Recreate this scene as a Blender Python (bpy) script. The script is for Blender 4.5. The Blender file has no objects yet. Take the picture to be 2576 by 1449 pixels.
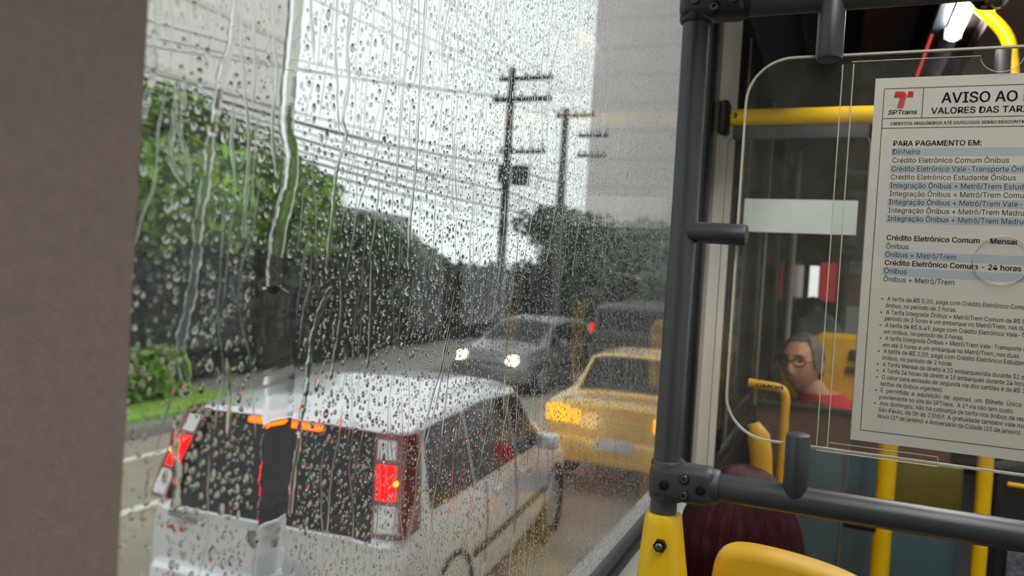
import bpy, bmesh, math, random
import numpy as np
from mathutils import Vector, Matrix

random.seed(7); rng = np.random.default_rng(7)
SC = bpy.context.scene; COL = SC.collection
PI = math.pi

# ------------------------------------------------------------------ camera
FPX = 1935.0; CX, CY = 1288.0, 724.5; EYE = 2.4
def _n(v): return v / np.linalg.norm(v)
_F = _n(np.array([2112 - CX, 730 - CY, FPX]))
_L = np.array([-3255 - CX, 408 - CY, FPX]); _L = _n(_L - _F * _L.dot(_F)); _R = -_L
_U = np.cross(_F, _R)
if _U[1] > 0: _U = -_U
cam_d = bpy.data.cameras.new('camera'); cam = bpy.data.objects.new('camera', cam_d); COL.objects.link(cam)
cam_d.sensor_width = 36; cam_d.lens = FPX / 2576 * 36; cam_d.clip_start = 0.02; cam_d.clip_end = 1000
_r = Vector((_R[0], _F[0], _U[0])); _d = Vector((_R[1], _F[1], _U[1])); _f = Vector((_R[2], _F[2], _U[2]))
_m = Matrix((( _r.x, -_d.x, -_f.x, 0), (_r.y, -_d.y, -_f.y, 0), (_r.z, -_d.z, -_f.z, EYE), (0, 0, 0, 1)))
cam.matrix_world = _m
cam_d.dof.use_dof = True; cam_d.dof.focus_distance = 0.72; cam_d.dof.aperture_fstop = 7.4
SC.camera = cam

# ------------------------------------------------------------------ world: even overcast sky
W = bpy.data.worlds.new('overcast_sky'); SC.world = W; W.use_nodes = True
nt = W.node_tree; nt.nodes.clear()
wo = nt.nodes.new('ShaderNodeOutputWorld'); wb = nt.nodes.new('ShaderNodeBackground')
tc = nt.nodes.new('ShaderNodeTexCoord'); ns = nt.nodes.new('ShaderNodeTexNoise'); ns.inputs['Scale'].default_value = 1.6
cr = nt.nodes.new('ShaderNodeValToRGB')
cr.color_ramp.elements[0].position = .3; cr.color_ramp.elements[0].color = (.66, .69, .695, 1)
cr.color_ramp.elements[1].position = .75; cr.color_ramp.elements[1].color = (.82, .85, .855, 1)
nt.links.new(tc.outputs['Generated'], ns.inputs['Vector']); nt.links.new(ns.outputs['Fac'], cr.inputs['Fac'])
nt.links.new(cr.outputs['Color'], wb.inputs['Color']); wb.inputs['Strength'].default_value = 1.5
nt.links.new(wb.outputs['Background'], wo.inputs['Surface'])

vs = SC.view_settings
vs.view_transform = 'Standard'; vs.look = 'None'; vs.exposure = 0.0; vs.gamma = 1.0; vs.use_curve_mapping = False
SC.cycles.caustics_refractive = False; SC.cycles.caustics_reflective = False
SC.cycles.max_bounces = 8; SC.cycles.transmission_bounces = 6; SC.cycles.glossy_bounces = 3; SC.cycles.transparent_max_bounces = 16
SC.cycles.use_adaptive_sampling = True; SC.cycles.adaptive_threshold = 0.09; SC.cycles.adaptive_min_samples = 28
SC.cycles.diffuse_bounces = 2; SC.cycles.sample_clamp_indirect = 6
LED_STRENGTH = 64.0

# ------------------------------------------------------------------ pixel rays -> points on real planes
def ray(u, v):
    d = np.array([u - CX, v - CY, FPX]); return np.array([d @ _R, d @ _F, d @ _U])
def atY(u, v, Y): r = ray(u, v); return Vector(r * (Y / r[1])) + Vector((0, 0, EYE))
def atX(u, v, X): r = ray(u, v); return Vector(r * (X / r[0])) + Vector((0, 0, EYE))
def atZ(u, v, Z): r = ray(u, v); return Vector(r * ((Z - EYE) / r[2])) + Vector((0, 0, EYE))
def proj(X, Y, Z):
    p = np.stack([X, Y, Z - EYE], -1); c = p[..., :1] * _R + p[..., 1:2] * _F + p[..., 2:3] * _U
    return CX + FPX * c[..., 0] / c[..., 2], CY + FPX * c[..., 1] / c[..., 2]

# ------------------------------------------------------------------ materials
def lin(r, g, b):
    f = lambda c: (c / 255 / 12.92) if c <= 10 else ((c / 255 + .055) / 1.055) ** 2.4
    return (f(r), f(g), f(b))
M = {}
def pm(name, rgb, rough=.5, metal=0., spec=.5, var=.12, scale=8., bump=0., bscale=200., coat=0., emit=None, es=0., trans=0., sub=0.):
    m = bpy.data.materials.new(name); m.use_nodes = True; t = m.node_tree; b = t.nodes['Principled BSDF']
    c = lin(*rgb); b.inputs['Roughness'].default_value = rough; b.inputs['Metallic'].default_value = metal
    b.inputs['Specular IOR Level'].default_value = spec; b.inputs['Coat Weight'].default_value = coat
    b.inputs['Coat Roughness'].default_value = .05
    b.inputs['Transmission Weight'].default_value = trans
    n = t.nodes.new('ShaderNodeTexNoise'); n.inputs['Scale'].default_value = scale; n.inputs['Detail'].default_value = 5
    co = t.nodes.new('ShaderNodeTexCoord'); t.links.new(co.outputs['Object'], n.inputs['Vector'])
    r = t.nodes.new('ShaderNodeValToRGB')
    r.color_ramp.elements[0].position = .3; r.color_ramp.elements[1].position = .7
    r.color_ramp.elements[0].color = (*[x * (1 - var) for x in c], 1); r.color_ramp.elements[1].color = (*[min(1, x * (1 + var)) for x in c], 1)
    t.links.new(n.outputs['Fac'], r.inputs['Fac']); t.links.new(r.outputs['Color'], b.inputs['Base Color'])
    if bump:
        n2 = t.nodes.new('ShaderNodeTexNoise'); n2.inputs['Scale'].default_value = bscale; n2.inputs['Detail'].default_value = 3
        t.links.new(co.outputs['Object'], n2.inputs['Vector'])
        bp = t.nodes.new('ShaderNodeBump'); bp.inputs['Strength'].default_value = bump; bp.inputs['Distance'].default_value = .002
        t.links.new(n2.outputs['Fac'], bp.inputs['Height']); t.links.new(bp.outputs['Normal'], b.inputs['Normal'])
    if emit:
        b.inputs['Emission Color'].default_value = (*lin(*emit), 1); b.inputs['Emission Strength'].default_value = es
    M[name] = m; return m
def clear_mat(name, tint=(1, 1, 1), haze=.03, hazecol=(200, 205, 200), refl=1.0, hscale=30., r0=.04):
    """thin clear sheet: see-through, mirror by angle, a little dirt haze"""
    m = bpy.data.materials.new(name); m.use_nodes = True; t = m.node_tree; t.nodes.clear()
    o = t.nodes.new('ShaderNodeOutputMaterial'); tr = t.nodes.new('ShaderNodeBsdfTransparent'); tr.inputs['Color'].default_value = (*tint, 1)
    gl = t.nodes.new('ShaderNodeBsdfGlossy'); gl.inputs['Roughness'].default_value = .02
    lw = t.nodes.new('ShaderNodeLayerWeight'); lw.inputs['Blend'].default_value = .5
    pw = t.nodes.new('ShaderNodeMath'); pw.operation = 'POWER'; pw.inputs[1].default_value = 5
    ma = t.nodes.new('ShaderNodeMath'); ma.operation = 'MULTIPLY_ADD'; ma.inputs[1].default_value = .9 * refl; ma.inputs[2].default_value = r0 * refl
    t.links.new(lw.outputs['Facing'], pw.inputs[0]); t.links.new(pw.outputs[0], ma.inputs[0])
    mx = t.nodes.new('ShaderNodeMixShader'); t.links.new(ma.outputs[0], mx.inputs[0]); t.links.new(tr.outputs[0], mx.inputs[1]); t.links.new(gl.outputs[0], mx.inputs[2])
    df = t.nodes.new('ShaderNodeBsdfDiffuse'); df.inputs['Color'].default_value = (*lin(*hazecol), 1)
    tl = t.nodes.new('ShaderNodeBsdfTranslucent'); tl.inputs['Color'].default_value = (*lin(*hazecol), 1)
    md = t.nodes.new('ShaderNodeMixShader'); md.inputs[0].default_value = .5; t.links.new(df.outputs[0], md.inputs[1]); t.links.new(tl.outputs[0], md.inputs[2])
    co = t.nodes.new('ShaderNodeTexCoord'); n = t.nodes.new('ShaderNodeTexNoise'); n.inputs['Scale'].default_value = hscale; n.inputs['Detail'].default_value = 6
    t.links.new(co.outputs['Object'], n.inputs['Vector'])
    hm = t.nodes.new('ShaderNodeMath'); hm.operation = 'MULTIPLY'; hm.inputs[1].default_value = haze * 2; t.links.new(n.outputs['Fac'], hm.inputs[0])
    m2 = t.nodes.new('ShaderNodeMixShader'); t.links.new(hm.outputs[0], m2.inputs[0]); t.links.new(mx.outputs[0], m2.inputs[1]); t.links.new(md.outputs[0], m2.inputs[2])
    t.links.new(m2.outputs[0], o.inputs['Surface']); M[name] = m; return m
def water_mat():
    m = bpy.data.materials.new('water'); m.use_nodes = True; t = m.node_tree; t.nodes.clear()
    o = t.nodes.new('ShaderNodeOutputMaterial'); g = t.nodes.new('ShaderNodeBsdfGlass'); g.inputs['IOR'].default_value = 1.333; g.inputs['Roughness'].default_value = 0
    t.links.new(g.outputs[0], o.inputs['Surface']); M['water'] = m
water_mat()
def em(name, rgb, s):
    m = bpy.data.materials.new(name); m.use_nodes = True; t = m.node_tree; t.nodes.clear()
    o = t.nodes.new('ShaderNodeOutputMaterial'); e = t.nodes.new('ShaderNodeEmission'); e.inputs['Color'].default_value = (*lin(*rgb), 1); e.inputs['Strength'].default_value = s
    t.links.new(e.outputs[0], o.inputs['Surface']); M[name] = m

clear_mat('window_glass', tint=(.97, .985, .98), haze=.02, hazecol=(215, 220, 220), refl=.5)
clear_mat('acrylic', tint=(.97, .97, .963), haze=.03, hazecol=(175, 172, 160), refl=.3, hscale=40)
clear_mat('pocket', tint=(.97, .97, .96), haze=.02, hazecol=(190, 188, 175), refl=.06, hscale=60)
clear_mat('tinted', tint=(.16, .17, .17), haze=.02, refl=.9)
clear_mat('smoked', tint=(.42, .46, .46), haze=.06, hazecol=(120, 135, 135), refl=.6)
clear_mat('lens', tint=(.98, .98, .98), haze=.0, refl=.6)
pm('acrylic_edge_lit', (196, 192, 172), .35, var=.1, scale=40)  # pale colour stands in for light caught in the sheet edges
pm('grey_tube', (62, 64, 67), .34, var=.05, bump=.08, bscale=900)
pm('grey_clamp', (54, 56, 60), .42, var=.06, bump=.15, bscale=1200)
pm('black_clamp', (34, 35, 38), .4, var=.06, bump=.12, bscale=1200)
pm('bolt', (120, 118, 112), .3, metal=1., var=.2, scale=200)
pm('bolt_dark', (30, 30, 30), .4, metal=.6)
pm('yellow', (245, 196, 12), .32, var=.05, scale=20, bump=.08, bscale=700)
pm('yellow_seat', (238, 184, 16), .42, var=.07, scale=25, bump=.25, bscale=900)
pm('yellow_far', (226, 172, 22), .5, var=.08)
pm('white_trim', (205, 199, 190), .45, var=.04, bump=.15, bscale=900)
pm('warm_grey_trim', (118, 106, 99), .8, var=.09, scale=180, bump=.55, bscale=1000)
pm('sill_grey', (165, 166, 164), .5, var=.06)
pm('rubber', (16, 17, 18), .45, var=.2)
pm('black_panel', (15, 16, 17), .25, var=.2, scale=5)
pm('dark_brown', (38, 32, 29), .5, var=.15)
pm('beige_panel', (104, 88, 80), .55, var=.08)
pm('blue_black', (24, 31, 36), .4)
pm('ceiling_grey', (150, 138, 134), .55, var=.05)
pm('cove_grey', (140, 138, 132), .35, metal=.4)
pm('panel_blue', (74, 100, 110), .4, var=.08)
pm('panel_shaded_yellow', (112, 104, 42), .5, var=.1)  # yellow panel, with shade and smoky glass mixed into the colour
pm('panel_pink', (120, 84, 80), .6, var=.12)
pm('floor_bus', (48, 50, 54), .5, var=.25, scale=60)
pm('headrest', (66, 68, 71), .6, var=.1, bump=.2)
pm('seat_black', (20, 20, 22), .7)
pm('fabric', (86, 90, 100), .9, var=.7, scale=90)
pm('chrome', (150, 150, 150), .1, metal=1.)
pm('paper', (214, 209, 202), .75, var=.03, scale=14)
pm('band_blue', (180, 188, 200), .75, var=.03)
pm('ink', (20, 18, 18), .8); pm('ink_blue', (32, 52, 104), .8, var=.05); pm('ink_slate', (52, 58, 74), .8); pm('ink_red', (206, 30, 42), .8, var=.05); pm('ink_line', (62, 58, 58), .8)
pm('frost', (205, 216, 210), .5, var=.02, scale=60)
em('led', (255, 252, 247), LED_STRENGTH); em('red_strip', (255, 80, 80), .7)
em('daylight_slit', (235, 240, 245), 1.3); em('red_sign', (225, 70, 80), .35)
# outdoors
pm('asphalt', (172, 160, 146), .38, var=.18, scale=1.3, bump=.35, bscale=60)
pm('pavement', (150, 146, 140), .6, var=.1); pm('kerb', (142, 138, 130), .6)
pm('lane_paint', (232, 228, 216), .5, var=.06, scale=20)
pm('grass', (128, 172, 58), .9, var=.35, scale=14, bump=.8, bscale=90)
pm('leaf_lime', (140, 184, 48), .55, var=.3, scale=2.2); pm('leaf_mid', (108, 142, 44), .55, var=.35, scale=2.2); pm('leaf_dark', (52, 78, 42), .55, var=.35, scale=2.)
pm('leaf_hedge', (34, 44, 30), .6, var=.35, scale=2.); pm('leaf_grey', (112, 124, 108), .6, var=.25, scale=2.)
pm('bark', (70, 60, 50), .9, var=.3); pm('concrete_pole', (82, 80, 78), .8, var=.15); pm('pole_dark', (34, 34, 36), .7)
pm('wire', (62, 63, 66), .6); pm('ceramic', (90, 84, 80), .3)
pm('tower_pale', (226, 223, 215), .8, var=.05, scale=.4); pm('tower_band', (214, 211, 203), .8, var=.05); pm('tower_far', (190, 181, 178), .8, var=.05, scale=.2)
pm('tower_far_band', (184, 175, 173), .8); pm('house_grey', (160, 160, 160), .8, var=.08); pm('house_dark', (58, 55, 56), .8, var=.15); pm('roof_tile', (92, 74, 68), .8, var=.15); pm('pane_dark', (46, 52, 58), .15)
pm('paint_silver', (228, 231, 235), .3, metal=.45, var=.02, coat=.8); pm('paint_gold', (236, 184, 74), .35, metal=.1, var=.04, coat=1.); pm('paint_grey', (120, 120, 124), .35, metal=.5, coat=.5)
pm('paint_dark', (58, 48, 52), .35, metal=.3, coat=.5)
pm('car_glass', (12, 13, 15), .06, spec=.6, var=.1); pm('car_trim', (24, 24, 26), .5); pm('tyre', (22, 22, 22), .85); pm('rim', (150, 152, 155), .35, metal=.8)
pm('lamp_clear', (215, 215, 215), .15, var=.1); pm('plate', (205, 205, 205), .5, var=.08); pm('lamp_red_off', (120, 10, 14), .12, coat=.5)
em('brake', (255, 8, 8), 5.); em('brake_hot', (255, 150, 20), 6.); em('brake_third', (255, 84, 6), 5.); em('head', (255, 232, 170), 9.); em('amber', (255, 170, 30), 2.2); em('tail_far', (255, 20, 20), 1.6)
# people
pm('skin', (204, 148, 120), .5, var=.08, scale=30); pm('hair_grey', (84, 82, 80), .6, var=.6, scale=45); pm('hair_burgundy', (54, 7, 18), .6, var=.3, spec=.25, scale=40)
pm('hair_black', (18, 15, 15), .5, var=.3); pm('shirt_red', (196, 24, 44), .8, var=.1); pm('jacket_dark', (40, 38, 32), .9, var=.2); pm('shirt_grey', (90, 90, 96), .8); pm('trouser', (36, 38, 48), .9)
pm('eye_dark', (22, 16, 14), .3); pm('lip', (128, 66, 58), .5); pm('brow', (58, 50, 46), .8)

# ------------------------------------------------------------------ object helpers
ORG = {}
def put(o, parent):
    COL.objects.link(o)
    if parent is not None:
        o.parent = parent
def thing(name, label, cat, loc=(0, 0, 0), rotz=0, group=None, kind=None):
    o = bpy.data.objects.new(name, None); COL.objects.link(o); o.empty_display_size = .1
    o.location = loc; o.rotation_euler = (0, 0, rotz)
    tag(o, label, cat, group, kind); ORG[o.name] = Vector(loc); return o
def tag(o, label=None, cat=None, group=None, kind=None):
    if label: o['label'] = label
    if cat: o['category'] = cat
    if group: o['group'] = group
    if kind: o['kind'] = kind
    return o
def origin_of(p):
    while p is not None:
        if p.name in ORG: return ORG[p.name]
        p = p.parent
    return Vector((0, 0, 0))
def finish(name, bm, mat, parent=None, smooth=False, local=False, angle=None):
    if not local and parent is not None:
        off = origin_of(parent)
        if off.length: bmesh.ops.translate(bm, verts=bm.verts, vec=-off)
    bmesh.ops.recalc_face_normals(bm, faces=bm.faces)
    me = bpy.data.meshes.new(name); bm.to_mesh(me); bm.free()
    me.materials.append(M[mat] if isinstance(mat, str) else mat)
    if smooth:
        me.polygons.foreach_set('use_smooth', [True] * len(me.polygons))
        if angle: me.set_sharp_from_angle(angle=angle)
    o = bpy.data.objects.new(name, me); put(o, parent)
    return o
def struct(o): o['kind'] = 'structure'; return o
def b_box(bm, lo, hi, bev=0., seg=2):
    r = bmesh.ops.create_cube(bm, size=1.)
    vs_ = r['verts']
    for v in vs_:
        v.co = Vector([(lo[i] + hi[i]) / 2 + v.co[i] * (hi[i] - lo[i]) for i in range(3)])
    if bev:
        es = list({e for v in vs_ for e in v.link_edges}); bmesh.ops.bevel(bm, geom=es, offset=bev, segments=seg, affect='EDGES', profile=.5)
def box(name, lo, hi, mat, parent=None, bev=0., local=False, seg=2):
    bm = bmesh.new(); b_box(bm, lo, hi, bev, seg); return finish(name, bm, mat, parent, smooth=bev > 0, local=local, angle=.6)
def b_tube(bm, pts, r, seg=16, cap=True):
    pts = [Vector(p) for p in pts]; n = len(pts); rs = r if isinstance(r, (list, tuple)) else [r] * n
    prev = None; rings = []
    for i, p in enumerate(pts):
        t = (pts[min(i + 1, n - 1)] - pts[max(i - 1, 0)]).normalized()
        if prev is None:
            a = Vector((0, 0, 1)) if abs(t.z) < .9 else Vector((1, 0, 0)); x = t.cross(a).normalized()
        else:
            x = (prev - t * prev.dot(t)).normalized()
        prev = x; y = t.cross(x)
        rings.append([bm.verts.new(p + (x * math.cos(2 * PI * k / seg) + y * math.sin(2 * PI * k / seg)) * rs[i]) for k in range(seg)])
    for a, b in zip(rings, rings[1:]):
        for k in range(seg): bm.faces.new((a[k], a[(k + 1) % seg], b[(k + 1) % seg], b[k]))
    if cap:
        bm.faces.new(rings[0][::-1]); bm.faces.new(rings[-1])
def tube(name, pts, r, mat, parent=None, seg=16, local=False):
    bm = bmesh.new(); b_tube(bm, pts, r, seg); return finish(name, bm, mat, parent, True, local, angle=.9)
def bend(pts, rad=.06, n=6):
    """round the corners of a polyline"""
    pts = [Vector(p) for p in pts]; out = [pts[0]]
    for a, b, c in zip(pts, pts[1:], pts[2:]):
        d1 = (a - b); d2 = (c - b); q = min(rad, d1.length * .45, d2.length * .45)
        p1 = b + d1.normalized() * q; p2 = b + d2.normalized() * q
        for k in range(n + 1):
            t = k / n; out.append(p1 * (1 - t) ** 2 + b * 2 * t * (1 - t) + p2 * t * t)
    out.append(pts[-1]); return out
def rrect(x0, x1, z0, z1, r, n=8):
    P = []
    for cx_, cz_, a0 in ((x1 - r, z1 - r, 0), (x0 + r, z1 - r, 90), (x0 + r, z0 + r, 180), (x1 - r, z0 + r, 270)):
        for k in range(n + 1):
            a = math.radians(a0 + 90 * k / n); P.append((cx_ + r * math.cos(a), cz_ + r * math.sin(a)))
    return P
def slab(name, outline, y0, y1, mat, parent=None, local=False):
    """outline in XZ extruded along Y"""
    bm = bmesh.new()
    a = [bm.verts.new((x, y0, z)) for x, z in outline]; b = [bm.verts.new((x, y1, z)) for x, z in outline]
    bm.faces.new(a); bm.faces.new(b[::-1]); n = len(a)
    for i in range(n): bm.faces.new((a[i], a[(i + 1) % n], b[(i + 1) % n], b[i]))
    return finish(name, bm, mat, parent, False, local)
def rim(name, outline, y0, y1, w, mat, parent=None):
    """thin pale band round a sheet, edge light put into its colour"""
    bm = bmesh.new(); n = len(outline); cx_ = sum(p[0] for p in outline) / n; cz_ = sum(p[1] for p in outline) / n
    o = [Vector(p) for p in outline]; inn = []; out_ = []
    for i in range(n):
        t = (o[(i + 1) % n] - o[i - 1]); t = t.normalized() if t.length > 1e-9 else Vector((1, 0)); nn = Vector((t.y, -t.x))
        if nn.dot(o[i] - Vector((cx_, cz_))) < 0: nn = -nn
        inn.append(o[i] - nn * w); out_.append(o[i] + nn * .0003)
    R = []
    for ring, y in ((out_, y0), (out_, y1), (inn, y1), (inn, y0)): R.append([bm.verts.new((p.x, y, p.y)) for p in ring])
    for k in range(4):
        A, B = R[k], R[(k + 1) % 4]
        for i in range(n): bm.faces.new((A[i], A[(i + 1) % n], B[(i + 1) % n], B[i]))
    return finish(name, bm, mat, parent)
def b_lathe(bm, prof, origin, axis, seg=20):
    axis = Vector(axis).normalized(); a = Vector((0, 0, 1)) if abs(axis.z) < .9 else Vector((1, 0, 0)); x = axis.cross(a).normalized(); y = axis.cross(x); o = Vector(origin)
    rings = []
    for r, h in prof:
        if r < 1e-6: rings.append([bm.verts.new(o + axis * h)])
        else: rings.append([bm.verts.new(o + axis * h + (x * math.cos(2 * PI * k / seg) + y * math.sin(2 * PI * k / seg)) * r) for k in range(seg)])
    for A, B in zip(rings, rings[1:]):
        for k in range(seg):
            q = [A[k % len(A)], A[(k + 1) % len(A)], B[(k + 1) % len(B)], B[k % len(B)]]
            u = []
            for v in q:
                if v not in u: u.append(v)
            if len(u) > 2: bm.faces.new(u)
def lathe(name, prof, origin, axis, mat, parent=None, seg=20, local=False):
    bm = bmesh.new(); b_lathe(bm, prof, origin, axis, seg); return finish(name, bm, mat, parent, True, local, angle=.7)
def copy_tree(o, parent=None):
    c = o.copy(); COL.objects.link(c); c.parent = parent
    for ch in [x for x in o.children]: copy_tree(ch, c)
    return c

# ================================================================== THE BUS SHELL
GX = -0.280           # inner face of the side glass
SILL = 1.985
# floor, ceiling, walls
struct(tag(box('floor', (-.34, -4.5, 1.02), (2.16, 6.6, 1.1), 'floor_bus'), 'dark speckled vinyl floor of the bus', 'floor'))
wl = struct(tag(thing('wall_left', 'bus side wall below the windows with grey sill trim', 'wall', (GX, .5, 1.1)), None, None))
struct(wl)
box('side_panel', (-.34, -4.5, 1.1), (-.262, 1.7, SILL - .045), 'sill_grey', wl)
box('sill_ledge', (-.34, -4.5, SILL - .045), (-.236, 1.7, SILL - .022), 'sill_grey', wl, bev=.008)
box('side_panel', (-.34, 1.7, 1.1), (-.262, 6.6, SILL - .045), 'black_panel', wl)
box('sill_ledge', (-.34, 1.7, SILL - .045), (-.236, 6.6, SILL - .022), 'black_panel', wl, bev=.008)
box('header_panel', (-.34, -4.5, 3.02), (-.262, 6.6, 3.3), 'black_panel', wl)
box('rear_side_panel', (-.34, -4.5, SILL - .03), (-.262, -1.0, 3.03), 'warm_grey_trim', wl)
box('front_side_panel', (-.34, 4.6, SILL - .03), (-.262, 6.6, 3.03), 'black_panel', wl)
# window 1: big rainy pane
win1 = struct(tag(thing('window_1', 'large side window streaming with rain drops and trickles', 'window', (GX, .9, SILL)), None, None)); struct(win1)
box('pane', (GX - .005, .12, SILL - .01), (GX, 1.66, 3.04), 'window_glass', win1)
box('gasket', (GX - .012, .12, SILL - .022), (GX + .012, 1.70, SILL + .006), 'rubber', win1, bev=.006)
box('gasket', (GX - .012, 1.655, SILL - .02), (GX + .010, 1.69, 3.04), 'rubber', win1, bev=.006)
# grey pillar cover beside the camera
bm = bmesh.new()
prof = [(-.34, .245), (-.292, .232), (-.275, .229), (-.266, .222), (-.262, .212), (-.257, .12), (-.25, 0.0), (-.25, -1.02), (-.34, -1.02)]
A = [bm.verts.new((x, y, 1.3)) for x, y in prof]; B = [bm.verts.new((x, y + .012, 3.1)) for x, y in prof]
bm.faces.new(A); bm.faces.new(B[::-1])
for i in range(len(prof)): bm.faces.new((A[i], A[(i + 1) % len(prof)], B[(i + 1) % len(prof)], B[i]))
struct(tag(finish('trim_1', bm, 'warm_grey_trim', smooth=True, angle=.9), 'grainy warm grey pillar cover left of the rainy window', 'pillar trim'))
# white pillar between the windows
bm = bmesh.new()
prof = [(-.34, 1.69), (-.262, 1.69), (-.246, 1.72), (-.244, 1.84), (-.262, 1.93), (-.34, 1.93)]
A = [bm.verts.new((x, y, 1.3)) for x, y in prof]; B = [bm.verts.new((x, y, 3.25)) for x, y in prof]
bm.faces.new(A); bm.faces.new(B[::-1])
for i in range(len(prof)): bm.faces.new((A[i], A[(i + 1) % len(prof)], B[(i + 1) % len(prof)], B[i]))
struct(tag(finish('trim_2', bm, 'white_trim'), 'off white window pillar behind the dark grey pole', 'pillar trim'))
# window 2: next window, tinted, black surround
win2 = struct(tag(thing('window_2', 'dark tinted side window beyond the off white pillar', 'window', (GX, 3., SILL)), None, None)); struct(win2)
box('pane', (GX - .005, 1.95, SILL), (GX, 4.6, 3.03), 'tinted', win2)
box('frame', (GX - .02, 1.93, SILL - .02), (-.258, 2.06, 3.03), 'black_panel', win2, bev=.004)
box('frame', (GX - .02, 2.72, SILL - .02), (-.255, 2.80, 3.03), 'black_panel', win2, bev=.004)
box('frame', (GX - .02, 3.5, SILL - .02), (-.250, 3.60, 3.03), 'black_panel', win2, bev=.004)
box('frame', (GX - .02, 1.93, SILL - .02), (-.258, 4.6, SILL + .05), 'black_panel', win2, bev=.004)
tube('glazing_bead', [(-.250, 2.05, SILL), (-.250, 2.05, 3.03)], .004, 'cove_grey', win2, 8)
tube('glazing_bead', [(-.246, 2.79, SILL), (-.246, 2.79, 3.03)], .004, 'cove_grey', win2, 8)
# right wall with its windows, front and rear
wr = struct(tag(thing('wall_right', 'far bus side wall with windows across the aisle', 'wall', (2.1, 0, 1.1)), None, None)); struct(wr)
box('side_panel', (2.08, -4.5, 1.1), (2.16, 6.6, 1.95), 'sill_grey', wr)
box('header_panel', (2.08, -4.5, 2.9), (2.16, 6.6, 3.3), 'sill_grey', wr)
for k, y in enumerate((-4.5, -2.9, -1.3, .3, 1.9, 3.5, 5.1, 6.45)): box('pillar', (2.08, y, 1.95), (2.16, y + .15, 2.9), 'warm_grey_trim', wr)
box('pane', (2.11, -4.5, 1.95), (2.116, 6.6, 2.9), 'window_glass', wr)
struct(tag(box('wall_rear', (-.34, -4.58, 1.1), (2.16, -4.5, 3.3), 'warm_grey_trim'), 'rear wall of the bus behind the camera', 'wall'))

# ceiling: long panels side by side
ce = struct(tag(thing('ceiling', 'bus ceiling of long dark and grey panels running forward', 'ceiling', (.5, 1, 3.3)), None, None)); struct(ce)
def strip(name, p0, p1, mat, th=.012, y0=-4.5, y1=6.6):
    (x0, z0), (x1, z1) = p0, p1
    bm = bmesh.new(); q = [(x0, z0), (x1, z1), (x1, z1 + th), (x0, z0 + th)]
    A = [bm.verts.new((x, y0, z)) for x, z in q]; B = [bm.verts.new((x, y1, z)) for x, z in q]
    bm.faces.new(A); bm.faces.new(B[::-1])
    for i in range(4): bm.faces.new((A[i], A[(i + 1) % 4], B[(i + 1) % 4], B[i]))
    return finish(name, bm, mat, ce)
strip('cove_panel', (-.30, 3.05), (-.16, 3.22), 'black_panel')
strip('cove_panel', (-.16, 3.22), (.012, 3.335), 'dark_brown')
strip('cove_panel', (.016, 3.338), (.022, 3.338), 'black_panel')
strip('cove_panel', (.024, 3.335), (.115, 3.335), 'beige_panel')
strip('cove_panel', (.115, 3.33), (.19, 3.325), 'blue_black')
strip('cove_panel', (.19, 3.32), (.205, 3.32), 'beige_panel', .02)
strip('cove_panel', (.207, 3.325), (.235, 3.325), 'dark_brown')
strip('cove_panel', (.235, 3.325), (.275, 3.325), 'blue_black')
strip('cove_panel', (.335, 3.325), (.38, 3.335), 'dark_brown')
strip('ceiling_panel', (.38, 3.335), (1.5, 3.42), 'ceiling_grey', .03)
strip('ceiling_panel', (1.5, 3.42), (2.16, 3.2), 'ceiling_grey', .03)
strip('roof_skin', (-.34, 3.34), (.4, 3.44), 'black_panel')
# LED tubes (lit) along the cove
def led(y0, y1, x, label, mat='led'):
    t = thing('ceiling_lamp', label, 'lamp', (x, (y0 + y1) / 2, 3.3), group='ceiling lamps')
    bm = bmesh.new(); b_tube(bm, [(x, y0 + .02, 3.302), (x, y0 + .03, 3.300), (x, y1 - .03, 3.300), (x, y1 - .02, 3.302)], [.012, .024, .024, .012], 12)
    finish('tube', bm, mat, t, True)
    box('end_cap', (x - .028, y0 - .01, 3.285), (x + .028, y0 + .025, 3.33), 'cove_grey', t, bev=.006)
    box('end_cap', (x - .028, y1 - .025, 3.285), (x + .028, y1 + .01, 3.33), 'cove_grey', t, bev=.006)
led(1.0, 3.05, .302, 'lit white tube lamp beside the bent yellow rail')
led(-.4, .9, .302, 'lit white tube lamp overhead beside the camera')
led(-1.3, .8, 1.75, 'lit white tube lamp across the aisle overhead'); led(-3.5, -1.4, 1.75, 'lit white tube lamp at the rear right of the ceiling'); led(3.0, 5.2, 1.2, 'lit white tube lamp added to brighten the aisle ahead')  # aisle lamp ahead is an addition to light the person in red
# added baffles that keep the lamps from mirroring in the side glass
for x, zb_ in ((.184, 3.138), (.385, 3.29), (1.62, 3.16), (1.85, 3.16)): box('added_baffle', (x, -4.5, zb_), (x + .006, 4.6, 3.34), 'dark_brown', ce)
box('added_baffle', (.98, 2.6, 3.146), (1.0, 5.4, 3.40), 'cove_grey', ce)  # unseen baffle added to hide the aisle lamp from the window
tag(tube('light_strip', [(.196, 2.5, 3.146), (.196, 4.4, 3.146)], .0045, 'red_strip', None, 8), 'thin red glowing strip along the ceiling cove', 'light strip')

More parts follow.
